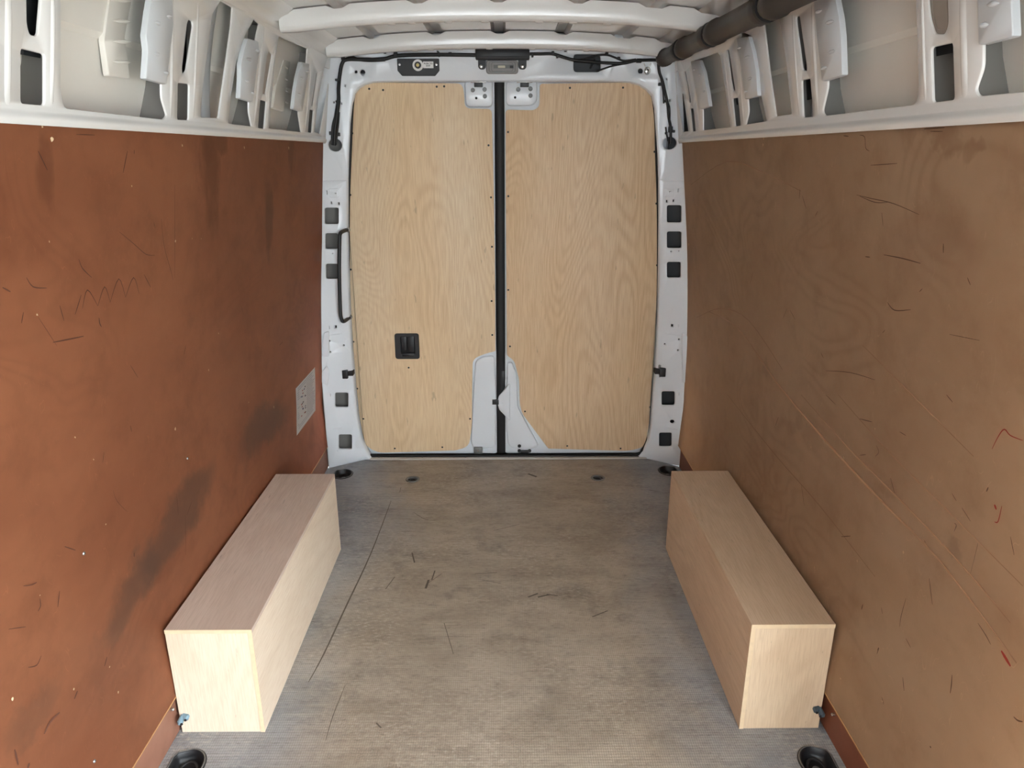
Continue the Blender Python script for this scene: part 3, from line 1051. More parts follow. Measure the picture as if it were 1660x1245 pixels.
bm = bmesh.new()
xs = sorted(set([-.80, .775] + [round(-.79 + i * .03, 4) for i in range(53)] + [r + d for r in RIBX for d in (-.032, -.026, -.02, 0, .02, .026, .032)]))
xs = [x for x in xs if -.8 <= x <= .775]
prof = [(x, roof_z(x)) for x in xs]
sweep(bm, prof, [(Y0, 0, 0), (1.0, 0, 0), (3.62, 0, 0)])
ceiling = obj('ceiling', bm, 'white', None, 25)
struct(ceiling, 'white steel van roof skin with lengthwise ribs', 'ceiling')
bm = bmesh.new()
box(bm, -1.05, 1.05, Y0, 3.8, 2.165, 2.19)
obj('roof_panel', bm, 'white', ceiling)
for s in (-1, 1):       # rounded side rail between roof and body side
    bm = bmesh.new()
    X = upx(s, 2.0)
    prof = [(s * (X + .002), 2.012), (s * (X - .005), 2.018), (s * (X - .008), 2.030), (s * (X - .012), 2.040), (s * (X - .024), 2.050), (s * (X - .05), 2.062), (s * (X - .07), 2.078), (s * (X - .085), 2.10)]
    sweep(bm, prof, [(Y0, 0, 0), (3.6, 0, 0)])
    obj('roof_side_rail', bm, 'white', ceiling, 50)


def roof_bow(yf, yb, zb, h, x0, x1):
    """cross member: rounded hat channel following the roof camber, notched over the roof ribs"""
    bm = bmesh.new()
    n = 56
    rows = []
    for i in range(n + 1):
        x = x0 + (x1 - x0) * i / n
        dz = -roofdrop(x)
        e = min(i, n - i) / n
        k = 1 - .12 * max(0, 1 - e / .03)
        top = zb + h
        notch = .012 if any(abs(x - r) < .035 for r in RIBX) else 0
        b0 = zb + (1 - k) * h * .6
        pr = [(yf, top - notch), (yf, b0 + .018), (yf + .003, b0 + .007), (yf + .010, b0 + .001), (yf + .018, b0),
              (yb - .018, b0), (yb - .008, b0 + .003), (yb, b0 + .016), (yb, top - notch)]
        rows.append([bm.verts.new((x, y, z + dz)) for y, z in pr])
    for A, B in zip(rows, rows[1:]):
        for i in range(8):
            bm.faces.new((A[i], A[i + 1], B[i + 1], B[i]))
    bm.faces.new(rows[0]); bm.faces.new(rows[-1][::-1])
    o = obj('roof_bow', bm, 'white', ceiling, 50)
    # stamped pads under the bow
    for r in [(-.40), (-.33), (-.2), (-.07), (.12), (.24), (.36)]:
        b2 = bmesh.new()
        lathe(b2, [(.016, .0), (.014, -.0025), (.001, -.003)], (r, (yf + yb) / 2, zb - roofdrop(r)), 'Z', 14)
        obj('stamped_pad', b2, 'white', o, 60)
    return o


for yb_ in (2.745, 3.425, 2.02, 1.25):
    roof_bow(yb_, yb_ + .055, 2.042, .068, -.788, .768)

# ---- front of the van (behind the camera): frame around the windscreen
bm = bmesh.new()
for b in ((-1.05, 1.05, Y0 - .05, Y0, -.1, 1.15), (-1.05, 1.05, Y0 - .05, Y0, 1.85, 2.19), (-1.05, -.75, Y0 - .05, Y0, 1.15, 1.85), (.75, 1.05, Y0 - .05, Y0, 1.15, 1.85)):
    box(bm, *b)
struct(obj('wall_front', bm, 'white'), 'white bulkhead frame with windscreen opening behind the camera', 'wall')

# ---- rear frame: header and two pillars, one folded steel surface
M['cavity_shade'] = simple('cavity_shade_dark', (58, 61, 64), .5, var=.15, vscale=12)  # dark tone stands for shade inside the closed rear frame
YH = 3.585


def rear_y(x):
    d = abs(x) - .755
    return YH - (.588 * d if d > .02 else (.588 * .25 * (d + .02) ** 2 / .02 * .5 if d > -.02 else 0))


def on_rear(px, py):
    Y = YH
    for _ in range(8):
        q = onY(px, py, Y)
        Y = rear_y(q.x)
    return (q.x, q.z)


def rearmap(u, v, w_): return (u, rear_y(u) + w_, v)


L_EDGE = [(573, 150), (569, 170), (566, 200), (563.5, 250), (562, 292), (561.5, 350), (561.5, 420), (563, 480), (565, 520), (568, 570), (573, 630), (578, 680), (584, 712), (592, 731), (601, 741)]
R_EDGE = [(1059, 154), (1063, 175), (1065, 200), (1068, 250), (1069.5, 292), (1070, 360), (1070, 430), (1069, 500), (1067, 555), (1064, 600), (1060, 650), (1057, 690), (1052, 716), (1044, 733), (1036, 741)]
FOLDS = [k * x for k in (-1, 1) for x in (.735, .745, .755, .765, .775)]


def rrect(x0, y0, x1, y1): return [(x0, y0), (x1, y0), (x1, y1), (x0, y1)]


def rear_holes(rects, rnd, sq, r=.012):
    hh = []
    for q in rects:
        hh.append(rounded([on_rear(*p) + (r,) for p in rrect(*q)], r, 4))
    for (x, y, k) in rnd:
        c = on_rear(x, y)
        k = k / FOC * 3.62
        hh.append(circle2(c[0], c[1], k, 16))
    for (x, y, a, b) in sq:
        c = on_rear(x, y)
        a_, b_ = a / FOC * 1.8, b / FOC * 1.8
        hh.append([(c[0] - a_, c[1] - b_), (c[0] + a_, c[1] - b_), (c[0] + a_, c[1] + b_), (c[0] - a_, c[1] + b_)])
    return hh


def frame_sheet(name, out, holes, parent):
    bm = bmesh.new()
    sheet_cut(bm, out, holes, rearmap, ((.001, .0008), (.002, .003), (.0025, .012)), ((.001, .001), (.004, .005), (.006, .014), (.007, .04)), FOLDS)
    return obj(name, bm, 'door_white', parent, 50)


hdr_px = L_EDGE[4::-1] + [(580, 141), (590, 135), (604, 131.5), (640, 130), (810, 129.5), (990, 130), (1022, 131.5), (1038, 136), (1050, 144)] + R_EDGE[:5]
hdr = [on_rear(x, y) for x, y in hdr_px]
zseam = hdr[0][1]
hdr[0] = (hdr[0][0], zseam)
hdr[-1] = (hdr[-1][0], zseam)
wall_rear = frame_sheet('wall_rear', hdr + [(.91, zseam), (.88, 1.70), (.87, 2.12), (-.89, 2.12), (-.90, 1.70), (-.93, zseam)],
                        rear_holes([(929, 87, 974.5, 117.5)], [(576.7, 116.5, 3), (587.6, 117.4, 4.6), (1038.6, 115, 4.6), (543, 235, 10), (1086, 232, 10)],
                                   [(624, 86, 5, 3), (709.6, 83.5, 5, 3), (917, 83, 5, 3), (1002, 85, 5, 3), (547, 130, 3.5, 4), (559, 139, 3.5, 4), (541, 166, 3.5, 4), (553, 168, 3.5, 4), (1080, 128, 4, 4.5), (1086, 163, 4, 4.5),
                                    (1091, 213, 4, 4)], .018), None)
struct(wall_rear, 'white steel frame around the closed rear doors', 'wall')
for s, E_, rects, rnd, sq in (
    (-1, L_EDGE, [(525, 336, 549.5, 364), (526, 377.5, 548.5, 404.5), (527, 427, 548.5, 453), (542, 636, 565, 661), (548, 704, 571, 729)],
     [(533.5, 553, 2.2), (557, 560, 2.2), (535, 571, 2.2), (544, 313.5, 1.5), (539, 411, 1.5)],
     [(537, 329, 3, 5), (549, 330, 3.5, 5), (530, 312, 2.5, 7), (544, 530, 4.5, 6), (534, 531, 2, 6), (535.5, 641, 2, 6), (546.5, 731, 2, 5)]),
    (1, R_EDGE, [(1080.6, 332, 1106, 361.5), (1080.6, 374.7, 1106, 403), (1080.6, 424, 1105, 451), (1072, 634, 1095, 658), (1068, 701, 1090, 725)],
     [(1090, 684, 4.2), (1078, 558, 2.2), (1101, 550.5, 2.2), (1099.5, 568, 2.2), (1086, 311, 1.5), (1088, 408, 1.7), (1101, 407, 1.5)],
     [(1081, 326.5, 3.5, 5), (1092, 325.5, 3.5, 5), (1099.5, 309, 2.5, 7), (1090, 528, 5, 6), (1100, 528, 2, 6), (1101, 639, 2, 6), (1092, 727, 2, 5)])):
    inner = [on_rear(x, y) for x, y in E_[4:]]
    inner[0] = (inner[0][0], zseam - .0025)
    inner[-1] = (inner[-1][0], .004)
    o_ = [(.945, .004), (.943, .5), (.935, .9), (.92, 1.3), (.91, zseam - .0025)]
    pillar = frame_sheet('rear_pillar', inner + [(s * a, b) for a, b in o_], rear_holes(rects, rnd, sq), wall_rear)
    bm = bmesh.new()        # inner reinforcement of the pillar, seen through the openings
    rows = []
    for v in (.002, .5, 1.0, 1.5, 2.05):
        rows.append([bm.verts.new((s * x, rear_y(x) + d, v)) for (x, d) in ((.775, .012), (.785, .075), (.86, .085), (.93, .075), (.965, .002))])
    for A, B in zip(rows, rows[1:]):
        for i in range(4):
            bm.faces.new((A[i], A[i + 1], B[i + 1], B[i]))
    obj('pillar_liner', bm, 'web' if s < 0 else 'cavity_shade', wall_rear)  # cavity shade put into the colour, lighter on the left pillar
    for py_ in (541, 693):
        e0 = on_rear(E_[9][0] + s * 14, py_)
        zr = e0[1]
        b2 = bmesh.new()
        tube(b2, [rearmap(e0[0], zr, .001), rearmap(e0[0] + s * .04, zr, -.0006), rearmap(s * .91, zr, .001)], .0018, 6)
        obj('weld_ridge', b2, 'door_white', pillar)
    # stamped field with its small hole
    f0, f1 = on_rear(548 if s < 0 else 1094, 306), on_rear(534 if s < 0 else 1077, 320)
    b2 = bmesh.new()
    lp = rounded([(f0[0], f0[1], .004), (f1[0], f0[1], .004), (f1[0], f1[1], .004), (f0[0], f1[1], .004)], .004, 3)
    tube(b2, [rearmap(a, b, .0004) for a, b in lp + [lp[0]]], .0014, 6)
    obj('stamped_field', b2, 'door_white', pillar)

bm = bmesh.new()
box(bm, -.9, .9, 3.66, 3.67, 1.93, 2.16)
obj('header_liner', bm, 'cavity_shade', wall_rear)
# flaps of the pillars that lap over the plywood
for s, lst in ((-1, [[(526, 540), (524, 556), (522, 572), (524, 578), (533, 578), (533, 538)], [(530, 594), (522, 603), (522, 621), (531, 625), (534, 600)]]),
               (1, [[(1106, 540), (1114, 545), (1114, 620), (1106, 620)]])):
    for px in lst:
        p = [(q.x, q.z) for q in [onY(x, y, 3.47) for x, y in px]]
        plate('pillar_flap', rounded([a + (.006,) for a in p], .006, 3), [], lambda u, v, w_: (u, 3.468 + w_, v), 'door_white', wall_rear, rim=((.0008, .001), (.001, .006)))

# threshold strip
bm = bmesh.new()
box(bm, -.748, .772, 3.575, 3.612, .001, .010, .003, 2)
trim = obj('trim_1', bm, 'grubby')
struct(trim, 'pale metal threshold strip at the foot of the rear doors', 'trim')
for i in range(7):
    b2 = bmesh.new()
    lathe(b2, [(.0045, .0), (.004, .002), (.0005, .0024)], (-.7 + i * .238, 3.592, .0098), 'Z', 10)
    obj('rivet', b2, 'bolt_grey', trim)

# ---- rear doors
YD = 3.640       # steel face of the doors
YP = 3.612       # plywood face


def pp(lst, Y=YP):
    return [(q.x, q.z) for q in [onY(x, y, Y) for x, y in lst]]


seam_l, seam_r = onY(804, 430, YD).x, onY(818, 430, YD).x
door_1 = plate('door_1', rounded([(-.84, .015, .09), (seam_l, .015, .02), (seam_l, 1.955, .02), (-.80, 1.955, .1)], .05, 6), [], lambda u, v, w_: (u, YD + w_, v), 'door_white', None,
               rim=((.002, .001), (.006, .006), (.007, .03)))
struct(door_1, 'closed rear door with black latch handle in pale plywood', 'door')
r_edge = [(seam_r, 1.955), (.80, 1.955), (.84, .015), (seam_r, .015)]
door_2 = plate('door_2', rounded([(seam_r, .015, .02), (.84, .015, .09), (.80, 1.955, .1), (seam_r, 1.955, .02)], .05, 6), [], lambda u, v, w_: (u, YD + w_, v), 'door_white', None,
               rim=((.002, .001), (.006, .006), (.007, .03)))
struct(door_2, 'closed rear door lined with plain pale plywood beside the seam', 'door')
# backing behind the seam
bm = bmesh.new()
box(bm, -.95, .95, 3.69, 3.70, -.05, 2.1)
obj('door_outer_skin', bm, 'hole', door_1)

L_PLY = [(576, 143), (590, 136, .03), (612, 134), (748, 135.5, .02), (752, 150, .02), (753, 176, .03), (797, 177, .02), (800, 300), (802, 430), (803, 569), (784, 574, .03), (766, 582, .04), (765, 640), (765, 690, .05), (760, 724, .05), (738, 730), (612, 734, .04),
         (592, 722, .04), (581, 690), (574, 640), (571, 590), (568, 540), (567, 480), (566, 400), (566, 310), (568, 230), (571, 165, .02)]
R_PLY = [(820, 178, .015), (866, 179, .02), (875, 172, .02), (875.5, 136, .012), (1010, 134), (1035, 136, .03), (1052, 145, .03), (1058, 170), (1064, 230), (1067, 310), (1068, 400), (1068, 480), (1066, 540), (1063, 590), (1059, 650), (1055, 700, .03), (1046, 724, .04), (1020, 731, .04), (889, 727, .005),
         (847, 671, .02), (843, 655, .02), (842, 616, .02), (834, 585, .02), (822, 576, .01), (821, 430), (820, 300)]


def ply(px, door, mat):
    q = []
    for t in px:
        v = onY(t[0], t[1], YP)
        q.append((v.x, v.z, t[2] if len(t) > 2 else .004))
    o = plate('lining_panel', rounded(q, .004, 4), [], lambda u, v, w_: (u, YP + w_, v), [mat], door, rim=((.0006, .0004), (.0008, .009)))
    return o


ply1 = ply(L_PLY, door_1, 'door_ply')
ply2 = ply(R_PLY, door_2, 'door_ply_b')


# inner pressed fields of the doors: raised pads round the latch and hinges
def pad(px, door, r=.02, dep=.010, Y=YD, name='pressed_pad', mat='door_white'):
    q = [(onY(t[0], t[1], Y).x, onY(t[0], t[1], Y).z, r) for t in px]
    return plate(name, rounded(q, r, 4), [], lambda u, v, w_: (u, Y - dep + w_, v), mat, door, rim=((.002, .001), (.004, .003), (.007, dep + .001)))


pad([(755, 132), (797, 132), (797, 172), (757, 172)], door_1)
pad([(822, 132), (869, 132), (869, 163), (861, 170), (822, 170)], door_2)
pad([(772, 586), (782, 579), (800, 577), (803, 640), (802, 722), (770, 726), (765, 716)], door_1, dep=.014)
pad([(824, 588), (829, 588), (836, 606), (838, 660), (872, 722), (850, 728), (826, 722), (822, 690)], door_2, dep=.014)
# latch cover tongue of door 2 that reaches over the seam
q = [(onY(x, y, YD - .02).x, onY(x, y, YD - .02).z, .012) for x, y in [(826, 622), (818, 633), (809, 643), (807.5, 654), (810, 664), (818, 672), (826, 682)]]
plate('latch_tongue', rounded(q, .012, 4), [circle2(onY(814, 654, YD - .02).x, onY(814, 654, YD - .02).z, .0035, 10)], lambda u, v, w_: (u, YD - .022 + w_, v), 'door_white', door_2, rim=((.0015, .001), (.003, .004), (.003, .02)))

# seam seal
bm = bmesh.new()
tube(bm, [(seam_l + (seam_r - seam_l) * .5, YD - .004, z) for z in (.02, .5, 1.0, 1.5, 1.975)], .024, 10)
for v in bm.verts: v.co.y = YD + (v.co.y - YD) * .55
obj('seam_seal', bm, 'rubber', door_1)

# bolts, striker, hinge and latch blocks
def bolt(x, y, r, door, mat='bolt_grey', Y=YD - .010):
    c = onY(x, y, Y)
    bm = bmesh.new()
    k = r / FOC * 3.68
    lathe(bm, [(k, .004), (k, -.001), (k * .8, -.003), (k * .45, -.003), (k * .4, -.0015), (.0003, -.0015)], (c.x, Y, c.z), 'Y', 14)
    obj('bolt', bm, mat, door)


for x, y in ((766.5, 146), (785.6, 145), (786, 156)): bolt(x, y, 3.2, door_1)
for x, y in ((840, 145), (860, 144), (860, 155)): bolt(x, y, 3.2, door_2)
for x, y in ((842, 723), (842, 731), (858.5, 731)): bolt(x, y, 3.0, door_2, 'black', YD - .015)
bolt(772, 159, 1.8, door_1, 'hole'); bolt(835, 158, 1.8, door_2, 'hole')  # dark discs in place of holes, their shade put into the colour


def block_px(name, x0, y0, x1, y1, Yf, dep, mat, parent, bev=.002):
    a, b = onY(x0, y0, Yf), onY(x1, y1, Yf)
    return boxo(name, mat, parent, min(a.x, b.x), max(a.x, b.x), Yf, Yf + dep, min(a.z, b.z), max(a.z, b.z), bev=bev)


for d, cx in ((door_1, 775.5), (door_2, 850.5)):
    o = block_px('upper_latch', cx - 7, 130, cx + 7, 141, YD - .022, .02, 'black', d)
    block_px('latch_plate', cx - 13, 130.5, cx + 13, 134, YD - .026, .012, 'steel', o)
o = block_px('hinge_block', 768, 726, 782, 736, YD - .030, .026, 'bolt_grey', door_1)
c = onY(775, 730.5, YD - .03)
b2 = bmesh.new(); lathe(b2, [(.006, 0), (.005, -.003), (.0003, -.0035)], (c.x, YD - .03, c.z), 'Y', 12)
obj('hinge_screw', b2, 'steel', o)
o = block_px('striker', 798, 648.5, 808.5, 656, YD - .024, .02, 'black', door_1, .001)
block_px('lower_hook', 844, 731, 857, 736, YD - .022, .014, 'black', door_2)
block_px('lock_case', 812, 602, 818, 632, YD - .016, .012, 'black', door_1)

# latch handle in the left plywood
c0, c1 = onY(640, 541, YP), onY(680, 581, YP)
hw_, hh_ = (c1.x - c0.x) / 2, (c0.z - c1.z) / 2
cx, cz = (c0.x + c1.x) / 2, (c0.z + c1.z) / 2


def rr2(cx, cz, a, b, r): return rounded([(cx - a, cz - b, r), (cx + a, cz - b, r), (cx + a, cz + b, r), (cx - a, cz + b, r)], r, 5)


hand = plate('latch_handle', rr2(cx, cz, hw_, hh_, .012), [rr2(cx + .004, cz + .006, hw_ * .60, hh_ * .70, .006)], lambda u, v, w_: (u, YP - .008 + w_, v), 'black', door_1,
             rim=((.001, .001), (.002, .004), (.002, .012)))
boxo('recess', 'hole', hand, cx - hw_ * .62, cx + hw_ * .72, YP - .0015, YP - .0005, cz - hh_ * .62, cz + hh_ * .85, bev=0)
boxo('lever', 'black', hand, cx - hw_ * .48, cx - hw_ * .02, YP - .012, YP - .001, cz - hh_ * .32, cz + hh_ * .82, bev=.003)
boxo('pull', 'black', hand, cx + hw_ * .1, cx + hw_ * .62, YP - .010, YP - .001, cz - hh_ * .42, cz + hh_ * .8, bev=.002)
boxo('name_bar', 'black', hand, cx - hw_ * .45, cx + hw_ * .6, YP - .011, YP - .001, cz - hh_ * .82, cz - hh_ * .55, bev=.002)

# screws in the plywood
scr_me = None
SCL = [(598.5, 144), (621, 146), (708, 140.5), (720, 140), (792, 235.6), (797.5, 400), (798, 543), (762, 679), (571, 216), (568, 316), (568.5, 437), (573, 554), (579, 630), (589, 679), (662.5, 596), (640, 727), (717, 725), (796, 320), (797, 488)]
SCR = [(924, 142.5), (1010, 142), (823.6, 214), (826.7, 561.5), (851, 667), (919.5, 723), (1006, 727), (1061, 246), (1064, 330), (1065, 430), (1062, 582), (824, 318), (824, 470), (1054, 660)]
for lst, pn in ((SCL, ply1), (SCR, ply2)):
    for x, y in lst:
        c = onY(x, y, YP)
        if scr_me is None:
            bm = bmesh.new()
            lathe(bm, [(.0052, .0), (.0042, -.0012), (.0003, -.0012)], (0, 0, 0), 'Y', 8)
            o = obj('screw', bm, 'black', pn)
            scr_me = o.data
        else:
            o = bpy.data.objects.new('screw', scr_me)
            COL.objects.link(o)
            o.parent = pn
        o.location = (c.x, YP - .0002, c.z)

# weather strip round the opening
bm = bmesh.new()
loop_px = [(569, 560), (566, 520), (565, 480), (564, 420), (564, 350), (565, 300), (567, 250), (569, 200), (571, 165), (575, 146), (584, 134), (600, 126), (640, 124), (810, 123.5), (985, 124), (1022, 126), (1042, 132), (1054, 142), (1060, 162), (1064, 200), (1065, 250), (1067, 300), (1068, 360), (1068, 430), (1067, 500), (1065, 555), (1062, 600), (1058, 650),
           (1055, 690), (1050, 713), (1042, 729), (1030, 737), (960, 739), (810, 739.5), (690, 739.5), (606, 739), (594, 731), (586, 712), (580, 680), (575, 630), (571, 590)]
pts = [onY(x, y, 3.604) for x, y in loop_px]
pts.append(pts[0].copy())
tube(bm, smooth_path(pts, 3), .0095, 8)
seal = obj('trim_2', bm, 'rubber')
struct(seal, 'black rubber weather strip around the rear door opening', 'trim')

# ================================================================== THE THINGS
# ---- plywood boxes over the wheel arches
def wheel_box(s, x_in, x_out, y0, y1, h, label, sfx=''):
    root = empty('wheel_arch_box', ((x_in + x_out) / 2, y0, 0))
    tag(root, label, 'box', 'plywood boxes over the wheel arches')
    t = .012
    a, b = min(x_in, x_out), max(x_in, x_out)
    xi0, xi1 = (x_in - t, x_in) if s < 0 else (x_in, x_in + t)
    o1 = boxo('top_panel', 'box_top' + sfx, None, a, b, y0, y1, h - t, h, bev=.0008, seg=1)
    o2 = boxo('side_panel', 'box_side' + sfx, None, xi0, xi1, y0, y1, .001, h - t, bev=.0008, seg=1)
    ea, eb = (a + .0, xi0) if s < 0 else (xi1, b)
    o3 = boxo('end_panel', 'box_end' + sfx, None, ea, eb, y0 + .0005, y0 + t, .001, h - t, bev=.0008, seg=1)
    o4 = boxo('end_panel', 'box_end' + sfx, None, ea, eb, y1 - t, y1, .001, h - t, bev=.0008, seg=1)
    # pale cut edges of the sheets, on the front end
    e1 = boxo('cut_edge', 'plyedge', None, a, b, y0 - .0008, y0 + .0004, h - t, h, bev=0)
    e2 = boxo('cut_edge', 'plyedge', None, xi0, xi1, y0 - .0008, y0 + .0004, .001, h - t, bev=0)
    for o in (o1, o2, o3, o4): adopt(o, root)
    e1.parent = o1; e2.parent = o2
    return root


wb1 = wheel_box(-1, -.703, -.943, 1.655, 2.655, .353, 'pale plywood wheel arch box against the red-brown panelled wall')
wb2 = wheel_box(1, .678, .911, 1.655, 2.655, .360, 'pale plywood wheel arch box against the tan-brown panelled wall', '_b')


def corner_block(root, x, z, s, mat):
    bm = bmesh.new()
    y = 1.655
    pts = [(-.014, -.004, 0), (0, -.002, .009), (.0, -.016, 0)]
    tube(bm, [(x, y - .001, z + .006), (x - s * .012, y - .006, z), (x - s * .018, y - .005, z - .003)], [.005, .010, .006], 10)
    tube(bm, [(x, y - .001, z + .006), (x + s * .003, y - .016, z - .008), (x + s * .004, y - .020, z - .013)], [.005, .009, .005], 10)
    o = obj('corner_block', bm, mat, None)
    adopt(o, root)
    for (dx, dy, dz) in ((-s * .013, -.0155, 0), (-s * .004, -.022, -.008)):
        b2 = bmesh.new()
        lathe(b2, [(.004, 0), (.0035, -.002), (.0003, -.002)], (x + dx, y + dy, z + dz), 'Y', 10)
        k = obj('block_screw', b2, 'black', o)


corner_block(wb1, -.932, .060, -1, 'blue_plastic')
corner_block(wb2, .903, .072, 1, 'slate_plastic')


# ---- lashing cups let into the floor
def lashing_cup(x, y, s, label):
    root = empty('lashing_cup', (x, y, 0))
    tag(root, label, 'lashing point', 'lashing points let into the floor')
    bm = bmesh.new()
    lp = cup_loop(x, y, s)
    if area2(lp) < 0: lp = lp[::-1]
    rings = []
    for (o_, z) in ((.006, .0008), (.003, .0032), (-.002, .0035), (-.004, .001), (-.006, -.012), (-.012, -.026), (-.018, -.028)):
        rings.append([bm.verts.new((p[0], p[1], z)) for p in offset_loop(lp, o_)])
    for A, B in zip(rings, rings[1:]):
        for i in range(len(lp)):
            j = (i + 1) % len(lp)
            bm.faces.new((A[i], A[j], B[j], B[i]))
    bm.faces.new(rings[-1])
    o = obj('cup', bm, 'black', None, 50); adopt(o, root)
    bm = bmesh.new()
    lp2 = [p + (.0036,) for p in offset_loop(lp, .001)]
    tube(bm, lp2 + [lp2[0]], .0016, 6)
    o = obj('cup_rim', bm, 'bolt_grey', None); adopt(o, root)
    bm = bmesh.new()
    ring = [(x - s * .006 + .024 * math.cos(a), y + .030 * math.sin(a), -.022 + .006 * math.sin(a)) for a in [k * math.tau / 20 for k in range(21)]]
    tube(bm, ring, .004, 8)
    o = obj('lashing_ring', bm, 'black', None); adopt(o, root)
    bm = bmesh.new()
    lathe(bm, [(.012, -.029), (.011, -.020), (.005, -.018), (.0003, -.018)], (x - s * .006, y, 0), 'Z', 12)
    o = obj('ring_bolt', bm, 'bolt_grey', None); adopt(o, root)


for (x, y, s), lb in zip(CUPS, ('black D-shaped lashing cup in front of the box by the red-brown wall', 'black D-shaped lashing cup in front of the box by the tan-brown wall',
                                'black lashing cup at the foot of the pillar carrying the grab bar', 'black lashing cup at the foot of the pillar without grab bar')):
    lashing_cup(x, y, s, lb)
for (x, y), lb in zip(ANCH, ('small round floor anchor nearer the red-brown wall', 'small round floor anchor nearer the tan-brown wall')):
    root = empty('floor_anchor', (x, y, 0))
    tag(root, lb, 'floor anchor', 'round floor anchors')
    bm = bmesh.new()
    lathe(bm, [(.037, .0006), (.036, .003), (.030, .0036), (.026, .001), (.0255, -.010), (.0003, -.0105)], (x, y, 0), 'Z', 24, False)
    o = obj('flange', bm, 'bolt_grey', None, 50); adopt(o, root)
    bm = bmesh.new()
    lathe(bm, [(.020, -.0106), (.019, -.004), (.012, -.003), (.011, -.008), (.0003, -.008)], (x, y, 0), 'Z', 18)
    o = obj('socket', bm, 'black', None, 50); adopt(o, root)

# ---- instruction sheet on the left wall
q = [on_panel(-1, x, y) for x, y in [(476, 630), (508, 599), (512, 664), (482, 703)]]
sy0, sy1 = (q[0].y + q[3].y) / 2, (q[1].y + q[2].y) / 2
sz0, sz1 = (q[3].z + q[2].z) / 2, (q[0].z + q[1].z) / 2
sx = lambda z, d=0: -(halfw(-1, z) - .003 - d)
root = empty('instruction_sheet', (sx(sz0), (sy0 + sy1) / 2, sz0))
tag(root, 'white printed instruction sheet stuck low on the red-brown wall', 'sticker')


def patch(bm, y0, y1, z0, z1, d):
    n = 4
    A = [bm.verts.new((sx(z0 + (z1 - z0) * i / n, d), y0, z0 + (z1 - z0) * i / n)) for i in range(n + 1)]
    B = [bm.verts.new((sx(z0 + (z1 - z0) * i / n, d), y1, z0 + (z1 - z0) * i / n)) for i in range(n + 1)]
    for i in range(n): bm.faces.new((A[i], B[i], B[i + 1], A[i + 1]))


bm = bmesh.new()
patch(bm, sy0, sy1, sz0, sz1, 0)
bmesh.ops.solidify(bm, geom=list(bm.faces), thickness=.0008)
sheet_o = obj('paper', bm, 'paper', None); adopt(sheet_o, root)
bm = bmesh.new()
W_, H_ = sy1 - sy0, sz1 - sz0
zc = .95
while zc > .05:
    for (a, b) in ((.05, .16), (.50, .94)) if .15 < zc < .88 else ((.08, .92),):
        b2 = b - random.uniform(0, .12)
        patch(bm, sy0 + W_ * a, sy0 + W_ * b2, sz0 + H_ * zc, sz0 + H_ * (zc + .009), .0016)
    zc -= .045
t = obj('print_lines', bm, 'ink', None); adopt(t, root)
t['kind'] = 'stuff'
for mname, col in (('red_figures', 'red_ink'), ('blue_figures', 'blue_ink'), ('dark_figures', 'black_ink')):
    bm = bmesh.new()
    for k in range(7):
        a = random.uniform(.2, .42); zc = random.uniform(.25, .85)
        patch(bm, sy0 + W_ * a, sy0 + W_ * (a + .045), sz0 + H_ * zc, sz0 + H_ * (zc + .022), .0018)
    t = obj(mname, bm, col, None); adopt(t, root)
    t['kind'] = 'stuff'

# ---- header fittings
YF = YH - .002
def hp(x, y, Y=YF): return onY(x, y, Y)


a, b = hp(644, 95.5), hp(712.5, 123)
root = empty('lock_plate', ((a.x + b.x) / 2, YF, b.z))
tag(root, 'black metal lock plate with exit button and sign on the header', 'lock plate')
out = [(a.x, a.z), (b.x, a.z), (b.x, b.z + .022), (b.x - .02, b.z), (a.x + .02, b.z), (a.x, b.z + .022)]
o = plate('backplate', rounded([p + (.003,) for p in out], .003, 2), [], lambda u, v, w_: (u, YF - .006 + w_, v), 'black', None, rim=((.0008, .0008), (.001, .005)))
adopt(o, root)
c = hp(677.7, 106)
bm = bmesh.new()
lathe(bm, [(.025, 0), (.025, -.0012), (.0145, -.0012), (.014, -.0010), (.0003, -.001)], (c.x, YF - .006, c.z), 'Y', 24)
o = obj('button_label', bm, 'paper', None); adopt(o, root)
bm = bmesh.new()
lathe(bm, [(.0150, 0), (.0148, -.006), (.012, -.008), (.0003, -.008)], (c.x, YF - .0072, c.z), 'Y', 20)
o = obj('lock_button', bm, 'black', None); adopt(o, root)
bm = bmesh.new()
lathe(bm, [(.0075, 0), (.007, -.003), (.0003, -.0035)], (c.x, YF - .0152, c.z), 'Y', 16)
k = obj('button_core', bm, 'brass', o)
a1, b1 = hp(686, 100), hp(703, 110.8)
sg = boxo('sign', 'paper', None, a1.x, b1.x, YF - .0072, YF - .006, b1.z, a1.z, bev=0); adopt(sg, root)


def text(s, size, loc, rot, mat, parent, name='lettering'):
    cu = bpy.data.curves.new(name, 'FONT')
    cu.body = s
    cu.size = size
    cu.align_x = 'CENTER'; cu.align_y = 'CENTER'
    cu.extrude = .0002
    cu.offset = .0002
    to = bpy.data.objects.new(name, cu)
    COL.objects.link(to)
    bpy.context.view_layer.update()
    me = bpy.data.meshes.new_from_object(to.evaluated_get(bpy.context.evaluated_depsgraph_get()))
    bpy.data.objects.remove(to)
    o = bpy.data.objects.new(name, me)
    COL.objects.link(o)
    me.materials.clear()
    me.materials.append(M[mat])
    me.transform(Matrix.Translation(Vector(loc)) @ rot)
    o.parent = parent
    return o


